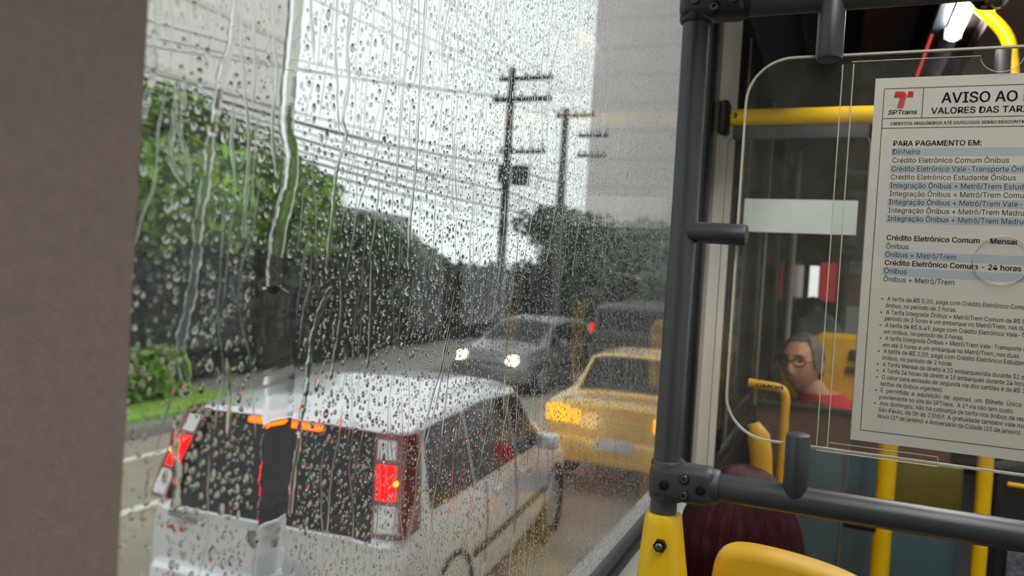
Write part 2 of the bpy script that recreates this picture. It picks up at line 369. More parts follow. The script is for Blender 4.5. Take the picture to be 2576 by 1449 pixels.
# ================================================================== RAIN ON WINDOW 1
OX = GX - .0051       # outer face
def crom(P, n=6):
    P = [np.array(p, float) for p in P]; P = [P[0]] + P + [P[-1]]; out = []
    for i in range(1, len(P) - 2):
        p0, p1, p2, p3 = P[i - 1:i + 3]
        for k in range(n):
            t = k / n; out.append(.5 * (2 * p1 + (p2 - p0) * t + (2 * p0 - 5 * p1 + 4 * p2 - p3) * t * t + (3 * p1 - p0 - 3 * p2 + p3) * t ** 3))
    out.append(P[-2]); return out
RIV = []
def rivulet(path, w, h=.35):
    """path: list of (Y, Z); half-round ribbon of water clinging to the outer face"""
    n = len(path); v = []; fcs = []; s = 7
    ph = random.random() * 9
    for i, (y, z) in enumerate(path):
        y0, z0 = path[max(i - 1, 0)]; y1, z1 = path[min(i + 1, n - 1)]
        t = Vector((y1 - y0, z1 - z0)).normalized(); nx = Vector((t.y, -t.x))
        e = min(1, (i + .3) / 2, (n - 1 - i + .3) / 2)
        mo = 1. if w < .0035 else .25
        ww = w * e * (1 + mo * (.22 * math.sin(i * .9 + ph) + .18 * math.sin(i * 2.3 + ph * 2)))
        for k in range(s):
            a = PI * k / (s - 1); c = math.cos(a)
            v.append((OX - 1e-4 - ww * h * math.sin(a), y + nx.x * ww * c, z + nx.y * ww * c))
    for i in range(n - 1):
        for k in range(s):
            a, b = i * s + k, i * s + (k + 1) % s; fcs.append((a, b, b + s, a + s))
    fcs.append(tuple(range(s))); fcs.append(tuple(range((n - 1) * s, n * s)))
    bm = bmesh.new(); V = [bm.verts.new(p) for p in v]
    for q in fcs: bm.faces.new([V[i] for i in q])
    o = finish('water_trickle', bm, 'water', win1, True, angle=1.2)
    RIV.append((np.array(path), w))
def pxpath(P, n=8):
    return crom([(p.y, p.z) for p in (atX(u, v, OX) for u, v in P)], n)
MAJ = [([(400, -40), (398, 60), (386, 110), (390, 170), (372, 240), (362, 300)], .0018),
 ([(592, -40), (586, 90), (556, 200), (541, 300), (530, 350), (520, 450), (500, 560), (494, 650), (478, 760), (456, 860), (470, 960), (462, 1000)], .0030),
 ([(748, -40), (738, 100), (726, 220), (722, 320), (734, 390), (728, 470), (704, 570), (692, 660), (690, 740)], .0062),
 ([(612, -40), (606, 100), (614, 200), (625, 330), (624, 420), (616, 540), (612, 600)], .0012),
 ([(684, -40), (690, 120), (696, 180), (686, 300), (688, 380), (700, 450)], .0014),
 ([(893, -40), (875, 114), (878, 208), (863, 303), (871, 341), (846, 436), (838, 520), (826, 640), (822, 690)], .0016),
 ([(1043, -40), (1026, 114), (1008, 303), (1000, 417), (996, 470)], .0014),
 ([(1075, -40), (1066, 100), (1052, 300), (1046, 420), (1036, 520), (1030, 600), (1028, 680)], .0017),
 ([(834, 720), (806, 780), (786, 850), (776, 930), (768, 1000), (756, 1060), (752, 1120), (738, 1200), (730, 1300)], .0024),
 ([(448, 200), (442, 260), (436, 320), (430, 400), (466, 470)], .0014), ([(464, 190), (462, 260), (452, 330), (470, 390), (476, 460)], .0013),
 ([(448, 1040), (440, 1120), (446, 1200), (440, 1290)], .0026), ([(570, 900), (578, 1000), (572, 1100)], .0014), ([(380, 1180), (374, 1230), (368, 1275)], .0018),
 ([(856, 690), (860, 760), (852, 840), (840, 900), (832, 960)], .0014), ([(936, 640), (934, 740), (930, 860), (924, 930)], .0014)]
for P, w in MAJ: rivulet(pxpath(P), w)
# the broad film sliding down past the brake light
for P, w, h in (([(700, 720), (690, 800), (696, 880), (704, 960), (700, 1050), (694, 1140), (690, 1230), (684, 1320), (676, 1400), (672, 1480)], .0125, .05),):
    rivulet(pxpath(P), w, h)
# random fine trickles across the pane
nr = 0
tries = 0
while nr < 280 and tries < 1800:
    tries += 1
    u = 380 + (1720 - 380) * (rng.random() ** .6); v0 = -260 + rng.random() ** 1.4 * 1400
    p = atX(u, v0, OX); y, z = p.y, p.z
    L_ = .05 + rng.random() * .5 * (y + .2); step = .006; path = [(y, z)]; d = 0.
    while z > p.z - L_ and z > SILL + .01 and len(path) < 125:
        d = d * .86 + rng.normal() * .0011; z -= step; y += d * .55 - .00025 + rng.normal() * .00035; path.append((y, z))
    w_ = .0004 + rng.random() ** 2 * .0008; P_ = np.array(path); cut = len(P_)
    for q_, qw in RIV:
        ins = (P_[:, 1] < q_[0, 1] + qw) & (P_[:, 1] > q_[-1, 1] - qw)
        hit = ins & (np.abs(P_[:, 0] - np.interp(P_[:, 1], q_[::-1, 1], q_[::-1, 0])) < (qw + w_) * 1.35 + .0003)
        if hit.any(): cut = min(cut, int(np.argmax(hit)))
    path = path[:cut]
    if len(path) > 6 and path[-1][0] < 1.64: rivulet(path, w_, .42); nr += 1
# drops: thousands of little caps
def drops():
    N = 260000
    Y = .205 + rng.random(N) * (1.645 - .205); Z = SILL + .01 + rng.random(N) * (3.0 - SILL)
    u, v = proj(np.full(N, OX), Y, Z)
    keep = (u > 120) & (u < 1790) & (v > -420) & (v < 1620)
    Y, Z, u, v = Y[keep], Z[keep], u[keep], v[keep]
    ry = .00042 + rng.random(len(Y)) ** 2.6 * .0010 + (rng.random(len(Y)) < .03) * rng.random(len(Y)) * .0010
    ry *= np.interp(Y, [.25, .45, .8], [1.55, 1.35, 1.])
    ok = np.ones(len(Y), bool)
    for path, w in RIV:
        zmin, zmax = path[-1][1], path[0][1]
        yi = np.interp(Z, path[::-1, 1], path[::-1, 0]); near = (np.abs(Y - yi) < w * 1.35 + ry * 1.2) & (Z > zmin - w) & (Z < zmax + w); ok &= ~near
    # wiped clear patches: next to the pillar and beside the broad trickle
    ok &= ~((u < 415) & (rng.random(len(u)) < .75))
    Y, Z, ry = Y[ok], Z[ok], ry[ok]
    asp = 1 + rng.random(len(Y)) ** 2 * 1.1
    # keep drops apart: larger ones first
    cell = .0028; grid = {}; sel = []; order = np.argsort(-ry * (1 + .25 * rng.random(len(ry))))
    Yl, Zl, rl, al = Y.tolist(), Z.tolist(), ry.tolist(), asp.tolist()
    for i in order.tolist():
        y, z, q, a_ = Yl[i], Zl[i], rl[i] * 1.12, rl[i] * al[i] * 1.0
        cy_, cz_ = int(y / cell), int(z / cell); clash = False
        for dy in (-1, 0, 1):
            for dz in (-2, -1, 0, 1, 2):
                for (y2, z2, q2, a2) in grid.get((cy_ + dy, cz_ + dz), ()):
                    if ((y - y2) / (q + q2)) ** 2 + ((z - z2) / (a_ + a2)) ** 2 < 1: clash = True; break
                if clash: break
            if clash: break
        if not clash:
            grid.setdefault((cy_, cz_), []).append((y, z, q, a_)); sel.append(i)
    sel = np.array(sel); rng.shuffle(sel); sel = sel[:76000]
    Y, Z, ry, asp = Y[sel], Z[sel], ry[sel], asp[sel]; n = len(Y)
    tilt = rng.normal(size=n) * .12; h = ry * np.where(rng.random(n) < .54, .15 + rng.random(n) * .18, .38 + rng.random(n) * .34)
    S = 7; rad = [1., 1., .66, 0.]; hh = [0, 0, .68, 1.]
    ang = np.arange(S) * 2 * PI / S
    Vs = []; 
    for k in range(4):
        if k < 3:
            a = rad[k] * np.cos(ang)[None, :] * ry[:, None]; b = rad[k] * np.sin(ang)[None, :] * (ry * asp)[:, None]
            b = b - (1 - rad[k]) * (ry * asp * .18)[:, None]
            irr = 1 + .16 * np.sin(ang[None, :] * 2 + rng.random((n, 1)) * 7) ; a = a * irr
            yy = Y[:, None] + a * np.cos(tilt)[:, None] - b * np.sin(tilt)[:, None]; zz = Z[:, None] + a * np.sin(tilt)[:, None] + b * np.cos(tilt)[:, None]
            xx = np.repeat((OX - 1e-4 - h * hh[k])[:, None], S, 1)
        else:
            yy = Y[:, None]; zz = (Z - ry * asp * .18)[:, None]; xx = (OX - 1e-4 - h)[:, None]
        Vs.append(np.stack([xx, yy, zz], -1))
    V = np.concatenate(Vs, 1); nv = V.shape[1]
    loops = []; starts = []
    base = [list(range(S))[::-1]]
    for r_ in range(1, 2):
        for k in range(S): base.append([r_ * S + k, r_ * S + (k + 1) % S, (r_ + 1) * S + (k + 1) % S, (r_ + 1) * S + k])
    for k in range(S): base.append([2 * S + k, 2 * S + (k + 1) % S, 3 * S])
    base = [q[::-1] for q in base]
    flat = np.array([i for q in base for i in q]); sizes = np.array([len(q) for q in base])
    allv = (flat[None, :] + (np.arange(n) * nv)[:, None]).ravel(); tot = np.tile(sizes, n); st = np.concatenate([[0], np.cumsum(tot)[:-1]])
    me = bpy.data.meshes.new('raindrops'); co = (V.reshape(-1, 3) - np.array(ORG[win1.name])).astype(np.float32)
    me.vertices.add(len(co)); me.vertices.foreach_set('co', co.ravel())
    me.loops.add(len(allv)); me.loops.foreach_set('vertex_index', allv.astype(np.int32))
    me.polygons.add(len(tot)); me.polygons.foreach_set('loop_start', st.astype(np.int32)); me.polygons.foreach_set('loop_total', tot.astype(np.int32))
    me.polygons.foreach_set('use_smooth', np.tile(np.array([False] + [True] * (len(base) - 1)), n))
    me.update(calc_edges=True); me.validate(); me.materials.append(M['water'])
    o = bpy.data.objects.new('raindrops', me); put(o, win1); o['kind'] = 'stuff'; o['label'] = 'thousands of clear raindrops clinging to the glass'
drops()

# ================================================================== FRONT PARTITION (Y = 1)
D = 1.0; PX = -.1895; TR = .0172
pf = thing('partition_frame', 'dark grey tube frame with bolted corner joints holding the fare notice', 'partition frame', (PX, D, 1.1))
tube('pole', [(PX - .004, D, 2.0), (PX, D, 2.5), (PX - .002, D, 2.86)], TR, 'grey_tube', pf, 24)
tube('crossbar', [(PX, D, 2.752), (.62, D, 2.752)], TR * 1.02, 'grey_tube', pf, 24)
tube('crossbar', [(PX, D, 2.1415), (.62, D, 2.1415)], TR, 'grey_tube', pf, 24)
tube('pole', [(.62, D, 1.1), (.62, D, 3.3)], TR, 'grey_tube', pf, 24)
for z, mat, nm, bolts in ((2.1415, 'grey_clamp', 'lower', [(1669, 1220), (1721, 1206), (1761, 1233), (1719, 1247)]), (2.756, 'black_clamp', 'upper', [(1748, -2), (1797, 16), (1746, 42 - 80), (1845, -6)])):
    bm = bmesh.new()
    b_tube(bm, [(PX, D, z - .026), (PX, D, z - .023), (PX, D, z + .023), (PX, D, z + .026)], [.0205, .0225, .0225, .0205], 24)
    b_tube(bm, [(PX - .012, D, z), (PX + .062, D, z), (PX + .066, D, z)], [.0235, .0225, .0205], 24)
    b_box(bm, (PX - .0215, D - .0235, z - .0235), (PX + .062, D + .0205, z + .0235), .012, 4)
    c = finish('corner_joint', bm, mat, pf, True, angle=.8)
    for (u, v) in bolts:
        p = atY(u, v, D - .0242); lathe('bolt_recess', [(.0072, .006), (.0072, 0), (.0056, -.0006), (.0056, .004)], p, (0, 1, 0), 'rubber', c, 18); k = lathe('bolt', [(.0054, .006), (.0054, -.0006), (.0044, -.0018), (.0028, -.0018), (.0026, .0012), (0, .0012)], p, (0, 1, 0), 'bolt' if nm == 'upper' or u > 1700 and u < 1740 else 'bolt_dark', c, 16)
# stubs that grip the clear sheet
def stub(name, p0, p1, r):
    a, b = Vector(p0), Vector(p1); d = (b - a).normalized()
    bm = bmesh.new(); b_tube(bm, [a - d * .004, a - d * .001, a + d * .006, b - d * .004, b - d * .001, b], [r * .55, r * .8, r, r, r * .93, r * .8], 24)
    for v in bm.verts: v.co.y = D + (v.co.y - D) * (.0192 / r)
    return finish(name, bm, 'grey_clamp', pf, True, angle=.7)
stub('sheet_clamp', (-.0295, D, 2.75), (-.0295, D, 2.675), .0155)
stub('sheet_clamp', (PX + .006, D, 2.4635), (-.1105, D, 2.4615), .0135)
stub('sheet_clamp', (-.0345, D, 2.145), (-.0345, D, 2.2225), .0145)
# clear sheet
ap = thing('acrylic_sheet', 'clear rounded acrylic sheet clamped in the dark grey frame', 'clear panel', (.2, D, 2.207))
ol = rrect(-.1245, .585, 2.2065, 2.6835, .055, 12)
slab('sheet', ol, D + .006, D + .0105, 'acrylic', ap)
rim('lit_edge', ol, D + .0055, D + .0110, .0020, 'acrylic_edge_lit', ap)
# notice pocket
pk = thing('notice_pocket', 'scratched clear plastic pocket holding the fare notice', 'plastic pocket', (.15, D, 2.22))
xl = atY(2143, 400, D).x; xs = atY(2120, 420, D).x
zt = atY(2300, 150, D).z; zb = atY(2100, 1118, D).z
NX = atY(2518, 180, D).x
pol = [(-.004, zb - .001), (.36, zb - .001), (.36, zt), (NX + .021, zt)] + [(NX + .021 * math.cos(math.radians(a)), zt - .021 * math.sin(math.radians(a)) * .9) for a in range(10, 180, 17)] + [(NX - .021, zt), (-.004, zt)]
slab('front_sheet', pol, D - .0032, D - .0020, 'pocket', pk)
tube('sheet_edge', [(x, D - .003, z) for x, z in pol[2:]], .00045, 'acrylic_edge_lit', pk, 6)
box('spacer_strip', (-.0135, D - .0035, zb - .004), (-.0015, D + .005, zt - .003), 'pocket', pk)
for x in (-.0135, -.0015): tube('strip_edge', [(x, D - .0036, zb - .004), (x, D - .0036, zt - .003)], .0007, 'acrylic_edge_lit', pk, 6)
box('spacer_strip', (-.0135, D - .0035, zb - .009), (.115, D + .005, zb + .003), 'pocket', pk)
tube('strip_edge', [(-.0135, D - .0036, zb - .009), (.115, D - .0036, zb - .009), (.115, D - .0036, zb + .002)], .0006, 'acrylic_edge_lit', pk, 6)
tube('strip_edge', [(0, D - .0036, zb + .002), (.115, D - .0036, zb + .002)], .0004, 'acrylic_edge_lit', pk, 6)
cpt = atY(2519, 655, D - .0034)
tube('round_cutout', [(cpt.x + .0268 * math.cos(a), D - .0036, cpt.z + .0268 * math.sin(a)) for a in np.linspace(0, 2 * PI, 41)], .0006, 'acrylic_edge_lit', pk, 6)

# fare notice -----------------------------------------------------------------
nz = thing('fare_notice', 'printed white fare notice with SPTrans logo in a clear pocket', 'notice', (.17, D, 2.224))
ptl = atY(2203, 198, D); pbl = atY(2139, 1105, D)
PL = (ptl.x + pbl.x) / 2; PT = ptl.z; PB = pbl.z; PR = PL + .302
box('paper', (PL, D - .0006, PB), (PR, D + .0004, PT), 'paper', nz)
IY = D - .00075
def flat(name, x0, z0, x1, z1, mat, y=IY): return box(name, (x0, y, z0), (x1, y + .00012, z1), mat, nz)
def PA(x, y): return atY(2100 + x * .184926, 150 + y * .184926, D)
def PBz(x, y): return atY(2100 + x * .2346, 400 + y * .2346, D)
def PC(x, y): return atY(2100 + x * .3105, 700 + y * .3105, D)
bl = atY(2225.7, 224, D); bb = atY(2163.7, 1081, D); LX = (bl.x + bb.x) / 2; LT = bl.z; LB = bb.z; LR = PR - (LX - PL); lw_ = .0004
hz1 = PA(1000, 798).z; hz2 = PA(1000, 930).z; vx = PA(1195, 600).x
for nm, a in (('border_line', (LX, LT - lw_, LR, LT + lw_)), ('border_line', (LX, LB - lw_, LR, LB + lw_)), ('border_line', (LX - lw_, LB, LX + lw_, LT)), ('border_line', (LR - lw_, LB, LR + lw_, LT)),
              ('border_line', (LX, hz1 - lw_, LR, hz1 + lw_)), ('border_line', (LX, hz2 - lw_, LR, hz2 + lw_)), ('border_line', (vx - lw_, hz1, vx + lw_, LT))):
    flat(nm, a[0], a[1], a[2], a[3], 'ink_line')
import os
FONT = None
try:
    _p = os.path.join(bpy.utils.system_resource('DATAFILES'), 'fonts', 'Inter.woff2')
    if os.path.exists(_p): FONT = bpy.data.fonts.load(_p)
except Exception: FONT = None
def fmeas(s, shear=0., bold=0.):
    cu = bpy.data.curves.new('t', 'FONT'); cu.body = s; cu.size = 1.; cu.resolution_u = 3; cu.shear = shear
    if FONT: cu.font = FONT
    o = bpy.data.objects.new('t', cu); COL.objects.link(o)
    me = bpy.data.meshes.new_from_object(o.evaluated_get(bpy.context.evaluated_depsgraph_get()))
    bpy.data.objects.remove(o); bpy.data.curves.remove(cu)
    if bold:
        bm = bmesh.new(); bm.from_mesh(me); n0 = list(bm.faces)
        for dx, dy in ((-bold, 0), (bold, 0), (0, bold * .5), (0, -bold * .5)):
            g = bmesh.ops.duplicate(bm, geom=n0); vv = [e for e in g['geom'] if isinstance(e, bmesh.types.BMVert)]; bmesh.ops.translate(bm, verts=vv, vec=(dx, dy, 0))
        bm.to_mesh(me); bm.free()
    return me
CAPM = (lambda co: co[:, 1].max() - co[:, 1].min())(np.array([v.co[:] for v in fmeas('H').vertices]))
def text(s, p0, p1x, cap, mat='ink', bold=0., shear=0., extra='', y=IY - .00012, parent=None):
    parent = parent or nz
    me0 = fmeas(s, shear, bold); co = np.array([v.co[:] for v in me0.vertices]); x0, x1 = co[:, 0].min(), co[:, 0].max()
    sx = (p1x - p0.x) / (x1 - x0); sz = cap / CAPM
    me = fmeas(s + extra, shear, bold) if extra else me0
    off = origin_of(parent)
    for v in me.vertices:
        v.co = Vector((p0.x + (v.co.x - x0) * sx, y, p0.z + v.co.y * sz)) - off
    me.materials.clear(); me.materials.append(M[mat]); me.name = 'text_line'
    o = bpy.data.objects.new('text_line', me); put(o, parent); return o
k1 = .184926 * D / FPX * 0.93; 
def cap_px(px): return px * .000467     # pixels on the notice -> metres
text('AVISO AO', PA(1445, 592), PA(2482, 580).x, cap_px(25), 'ink_blue', .016, extra=' PASSAGEIRO')
text('VALORES DAS TAR', PA(1305, 739), PA(2548, 720).x, cap_px(15), 'ink', .016, extra='IFAS')
text('CRÉDITOS ADQUIRIDOS ATÉ 05/01/2025 SERÃO DESCONTA', PA(755, 893), PA(2574, 870).x, cap_px(7.2), 'ink_slate', .016, extra='DOS')
text('SPTrans', PA(722, 750), PA(1118, 745).x, cap_px(11), 'ink', .016, shear=.2)
CAP = cap_px(12.6)
text('PARA PAGAMENTO EM:', PA(795, 1175), PA(1995, 1172).x, CAP, 'ink', .016)
row = lambda zc, h=.0094: flat('row_band', PA(780, 1250).x - .001, zc - h / 2, LR - .006, zc + h / 2, 'band_blue', IY + .00003)
TX = [(PA(788, 1288), PA(1155, 1288).x, 'Dinheiro', '', 0, 1), (PA(780, 1404), PA(2368, 1404).x, 'Crédito Eletrônico Comum Ônibus', '', 0, 0)]
for (x0, y0, x1, s, e, b, bd) in ((607, 132, 1862, 'Crédito Eletrônico Vale-Transporte', ' Ônibus', 0, 1), (598, 220, 1937, 'Crédito Eletrônico Estudante Ônibus', '', 0, 0), (594, 310, 1780, 'Integração Ônibus + Metrô/Trem', ' Estudante', 0, 1),
        (586, 398, 1772, 'Integração Ônibus + Metrô/Trem', ' Comum', 0, 0), (580, 487, 1765, 'Integração Ônibus + Metrô/Trem', ' Vale-Transporte', 0, 1), (572, 575, 1758, 'Integração Ônibus + Metrô/Trem', ' Madrugador', 0, 0),
        (567, 663, 1750, 'Integração Ônibus + Metrô/Trem', ' Madrugador', 0, 1), (553, 868, 1957, 'Crédito Eletrônico Comum - Mensal', '', 1, 0), (547, 960, 790, 'Ônibus', '', 0, 0), (540, 1048, 1298, 'Ônibus + Metrô/Trem', '', 0, 1),
        (533, 1135, 2000, 'Crédito Eletrônico Comum - 24 horas', '', 1, 0), (527, 1224, 770, 'Ônibus', '', 0, 1), (520, 1310, 1280, 'Ônibus + Metrô/Trem', '', 0, 0)):
    TX.append((PBz(x0, y0), PBz(x1, y0 + (x1 - x0) * .018).x, s, e, b, bd))
for p, x1, s, e, b, bd in TX:
    if bd: row(p.z + CAP * .42)
    text(s, p, x1, CAP, 'ink', .016 if b else .0, extra=e)
SM = cap_px(10.4)
for (x0, y0, x1, y1, s, e, bu) in ((424, 182, 1405, 245, 'A tarifa de R$ 5,00, paga com Crédito Eletrônico', ' Comum', 1), (412, 235, 985, 272, 'ônibus, no período de 3 horas.', '', 0), (415, 290, 1500, 362, 'A Tarifa Integrada Ônibus + Metrô/Trem Comum de R$', ' 8', 1),
        (405, 340, 1475, 415, 'período de 3 horas e um embarque no Metrô/Trem, nas', ' duas', 0), (408, 395, 1370, 465, 'A tarifa de R$ 5,49, paga com Crédito Eletrônico', ' Vale-Transporte', 1), (397, 447, 1042, 493, 'em ônibus, no período de 3 horas.', '', 0),
        (408, 500, 1510, 588, 'A tarifa Integrada Ônibus + Metrô/Trem Vale-Transporte', ' de', 1), (390, 553, 1490, 640, 'em até 3 horas e um embarque no Metrô/Trem, nas duas', '', 0), (395, 605, 1350, 680, 'A tarifa de R$ 2,50, paga com Crédito Eletrônico', ' Estudante', 1),
        (383, 658, 955, 707, 'ônibus, no período de 2 horas.', '', 0), (387, 712, 1492, 808, 'A Tarifa Mensal dá direito a 10 embarques/dia durante 31', ' dias', 1), (384, 763, 1438, 862, 'A Tarifa 24 horas dá direito a 10 embarques durante 24', ' horas', 1),
        (381, 815, 1500, 922, 'O valor para emissão de segunda via dos cartões é de R$', ' 3', 1), (368, 868, 875, 920, 'tarifas de ônibus vigentes).', '', 0), (372, 922, 1510, 1040, 'É  permitida  a  aquisição  de  apenas  um  Bilhete  Único', '', 1),
        (360, 975, 1450, 1090, 'previamente no site da SPTrans.  A 1ª via não tem custo.', '', 0), (363, 1027, 1455, 1145, 'Aos domingos, não há cobrança de tarifa nos ônibus da', ' rede', 1), (352, 1078, 1460, 1200, 'São Paulo, da 0h às 23h59. A gratuidade também vale', ' nos', 0),
        (348, 1130, 1512, 1268, 'Novo (1º de janeiro) e Aniversário da Cidade (25 de janeiro).', '', 0)):
    p = PC(x0, y0); text(s, p, PC(x1, y1).x, SM, 'ink', 0., extra=e)
    if bu:
        q = PC(x0 - 39, y0 - 13); lathe('bullet', [(.0009, .0001), (.0009, 0), (0, 0)], (q.x, IY - .0001, p.z + SM * .38), (0, 1, 0), 'ink', nz, 12)
# logo: a leaning T of three stripes with a striped wing
def logo():
    q = lambda x, y: (lambda p: Vector((p.x, p.z)))(PA(x, y))
    def band(L, R):
        bm = bmesh.new(); a = [bm.verts.new((p.x, IY - .0002, p.y)) for p in L]; b = [bm.verts.new((p.x, IY - .0002, p.y)) for p in R]
        for i in range(len(L) - 1): bm.faces.new((a[i], a[i + 1], b[i + 1], b[i]))
        finish('logo_stripe', bm, 'ink_red', nz)
    # each stripe runs along the arm then bends down the stem
    def edge(t):   # t 0 = outer (top/right), 1 = inner
        top = 437 + 80 * t; xl = 826 - 22 * t; cxr = 920 - 0 * t; rr = 50 * (1 - t) + 6; xs = 975 - 88 * t
        P = [q(xl, top), q(xs - rr, top)]
        for k in range(1, 7):
            a = PI / 2 * k / 6; P.append(q(xs - rr + rr * math.sin(a), top + rr * (1 - math.cos(a))))
        P.append(q(xs - 46 + 3 * t, 662)); return P
    for t0, t1 in ((0, .30), (.36, .64), (.70, 1.)): band(edge(t0), edge(t1))
    for t0, t1 in ((0, .30), (.36, .64), (.70, 1.)):
        y0, y1 = 434 + 78 * t0, 434 + 78 * t1; f = lambda y: 1004 - (y - 434) * .33; g = lambda y: 1078 - max(0, y - 480) * .35 - max(0, 446 - y) * 1.0
        band([q(f(y0), y0), q(g(y0) - 6, y0)], [q(f(y1), y1), q(g(y1) - 6, y1)])
logo()

# ================================================================== SECOND PARTITION (Y = 1.7): yellow rail + hanging clear sheet
D2 = 1.7
r2 = thing('yellow_rail', 'yellow horizontal handrail bolted to the off white pillar', 'handrail', (-.1, D2, 2.754))
yb = atY(1842, 297, D2); 
tube('rail', [(-.236, D2, 2.754), (.62, D2, 2.754)], .0185, 'yellow', r2, 24)
box('wall_flange', (-.2585, D2 - .022, 2.718), (-.240, D2 + .022, 2.79), 'rubber', r2, bev=.006)
for dz in (.0,): lathe('bolt', [(.006, .004), (.006, -.001), (.003, -.003), (0, -.003)], (-.2275, D2 - .0178, 2.756), (0, 1, 0), 'bolt', r2, 12)
lathe('bolt', [(.006, .004), (.006, -.002), (.003, -.004), (0, -.004)], (-.2415, D2 - .012, 2.757), (-1, 0, 0), 'bolt', r2, 12)
s2 = thing('clear_partition', 'clear rounded partition sheet with frosted label below the yellow rail', 'clear panel', (-.1, D2, 2.0))
x0 = atY(1828, 400, D2).x; x1 = atY(2188, 400, D2).x
ol2 = rrect(x0, x1, 1.98, 2.722, .03, 8)
slab('sheet', ol2, D2 - .003, D2 + .003, 'acrylic', s2); rim('lit_edge', ol2, D2 - .0034, D2 + .0034, .0012, 'cove_grey', s2)
a = atY(1874, 500, D2); b = atY(2153, 592, D2); box('frosted_label', (a.x, D2 - .0042, b.z), (b.x, D2 - .0032, a.z), 'frost', s2)
box('top_channel', (x0 + .01, D2 - .008, 2.708), (x1 - .005, D2 + .008, 2.738), 'headrest', s2, bev=.003)
# maker's mark on the glass, read from its back: mirrored
def mirrored(s, u0, u1, v, capx, bold):
    p0 = atY(u1, v, D2 - .0036); xa = atY(u0, v, D2 - .0036)
    me = fmeas(s, 0, bold); co = np.array([w.co[:] for w in me.vertices]); m0, m1 = co[:, 0].min(), co[:, 0].max(); off = origin_of(s2); sc = (p0.x - xa.x) / (m1 - m0)
    for w in me.vertices: w.co = Vector((p0.x - (w.co.x - m0) * sc, D2 - .0036, p0.z + w.co.y * capx / CAPM)) - off
    me.materials.clear(); me.materials.append(M['ink']); o = bpy.data.objects.new('text_line', me); put(o, s2)
mirrored('DOMO', 1900, 1970, 980, .0068, .03); mirrored('TECGLASS', 1898, 1962, 996, .0072, .0)

# ================================================================== SEAT AND PASSENGER RIGHT AHEAD
st = thing('bus_seat', 'yellow moulded seat back with rounded headrest behind the lower grey bar', 'seat', (0, 1.1, 1.1))
def loft_yx(name, outl, y0, y1, mat, parent, bev):
    """rounded solid: outline in XZ given thickness along Y with rolled edges"""
    bm = bmesh.new(); n = len(outl); c = Vector((sum(p[0] for p in outl) / n, sum(p[1] for p in outl) / n)); rings = []
    for k in range(9):
        a = PI * k / 8; y = (y0 + y1) / 2 - math.cos(a) * (y1 - y0) / 2; ins = (1 - math.sin(a)) * bev
        ring = []
        for i in range(n):
            p = Vector(outl[i]); t = Vector(outl[(i + 1) % n]) - Vector(outl[i - 1]); t = t.normalized() if t.length > 1e-9 else Vector((1, 0)); nn = Vector((t.y, -t.x))
            if nn.dot(p - c) > 0: nn = -nn
            q = p + nn * ins; ring.append(bm.verts.new((q.x, y, q.y)))
        rings.append(ring)
    for A, B in zip(rings, rings[1:]):
        for i in range(n): bm.faces.new((A[i], A[(i + 1) % n], B[(i + 1) % n], B[i]))
    bm.faces.new(rings[0][::-1]); bm.faces.new(rings[-1])
    return finish(name, bm, mat, parent, True, angle=.9)
sb = [(-.225, 1.5), (.21, 1.5), (.215, 1.9), (.19, 1.975), (.12, 1.985)] + [(x, z) for x, z in crom([(.10, 1.99), (.07, 2.028), (.03, 2.046), (-.03, 2.056), (-.09, 2.0585), (-.118, 2.05), (-.130, 2.03), (-.134, 1.995)], 4)] + [(-.145, 1.987), (-.2, 1.987), (-.222, 1.96)]
loft_yx('backrest', sb, 1.03, 1.085, 'yellow_seat', st, .014)
bm = bmesh.new(); b_box(bm, (-.215, 1.1, 1.5), (.215, 1.52, 1.56), .03, 4); finish('seat_pan', bm, 'yellow_seat', st, True, angle=.9)
box('seat_leg', (-.18, 1.2, 1.1), (-.12, 1.45, 1.52), 'grey_tube', st, bev=.01); box('seat_leg', (.12, 1.2, 1.1), (.18, 1.45, 1.52), 'grey_tube', st, bev=.01)
# yellow pole cover
bm = bmesh.new(); rings = []
for z, hx, hy, cxx in ((2.098, .0215, .0215, PX - .002), (2.094, .0235, .0235, PX - .002), (2.085, .0245, .0245, PX - .002), (2.02, .030, .028, PX + .0005), (1.95, .0375, .034, PX + .003), (1.7, .045, .04, PX + .005)):
    ring = []
    for x, y in rrect(-hx, hx, -hy, hy, min(hx, hy) * (.95 if z > 2.06 else .6), 6): ring.append(bm.verts.new((cxx + x, D + y, z)))
    rings.append(ring)
n = len(rings[0])
for A, B in zip(rings, rings[1:]):
    for i in range(n): bm.faces.new((A[i], A[(i + 1) % n], B[(i + 1) % n], B[i]))
bm.faces.new(rings[0][::-1]); bm.faces.new(rings[-1])
cv = finish('pole_cover', bm, 'yellow', st, True, angle=.9)
p = atY(1659, 1374, D - .0305); lathe('nut', [(.0085, .006), (.0085, -.001), (.0075, -.002), (.0065, -.002)], p, (0, 1, 0), 'bolt_dark', cv, 6); lathe('bolt', [(.0048, .0), (.0048, -.004), (.003, -.0055), (0, -.0055)], p, (0, 1, 0), 'bolt', cv, 14)

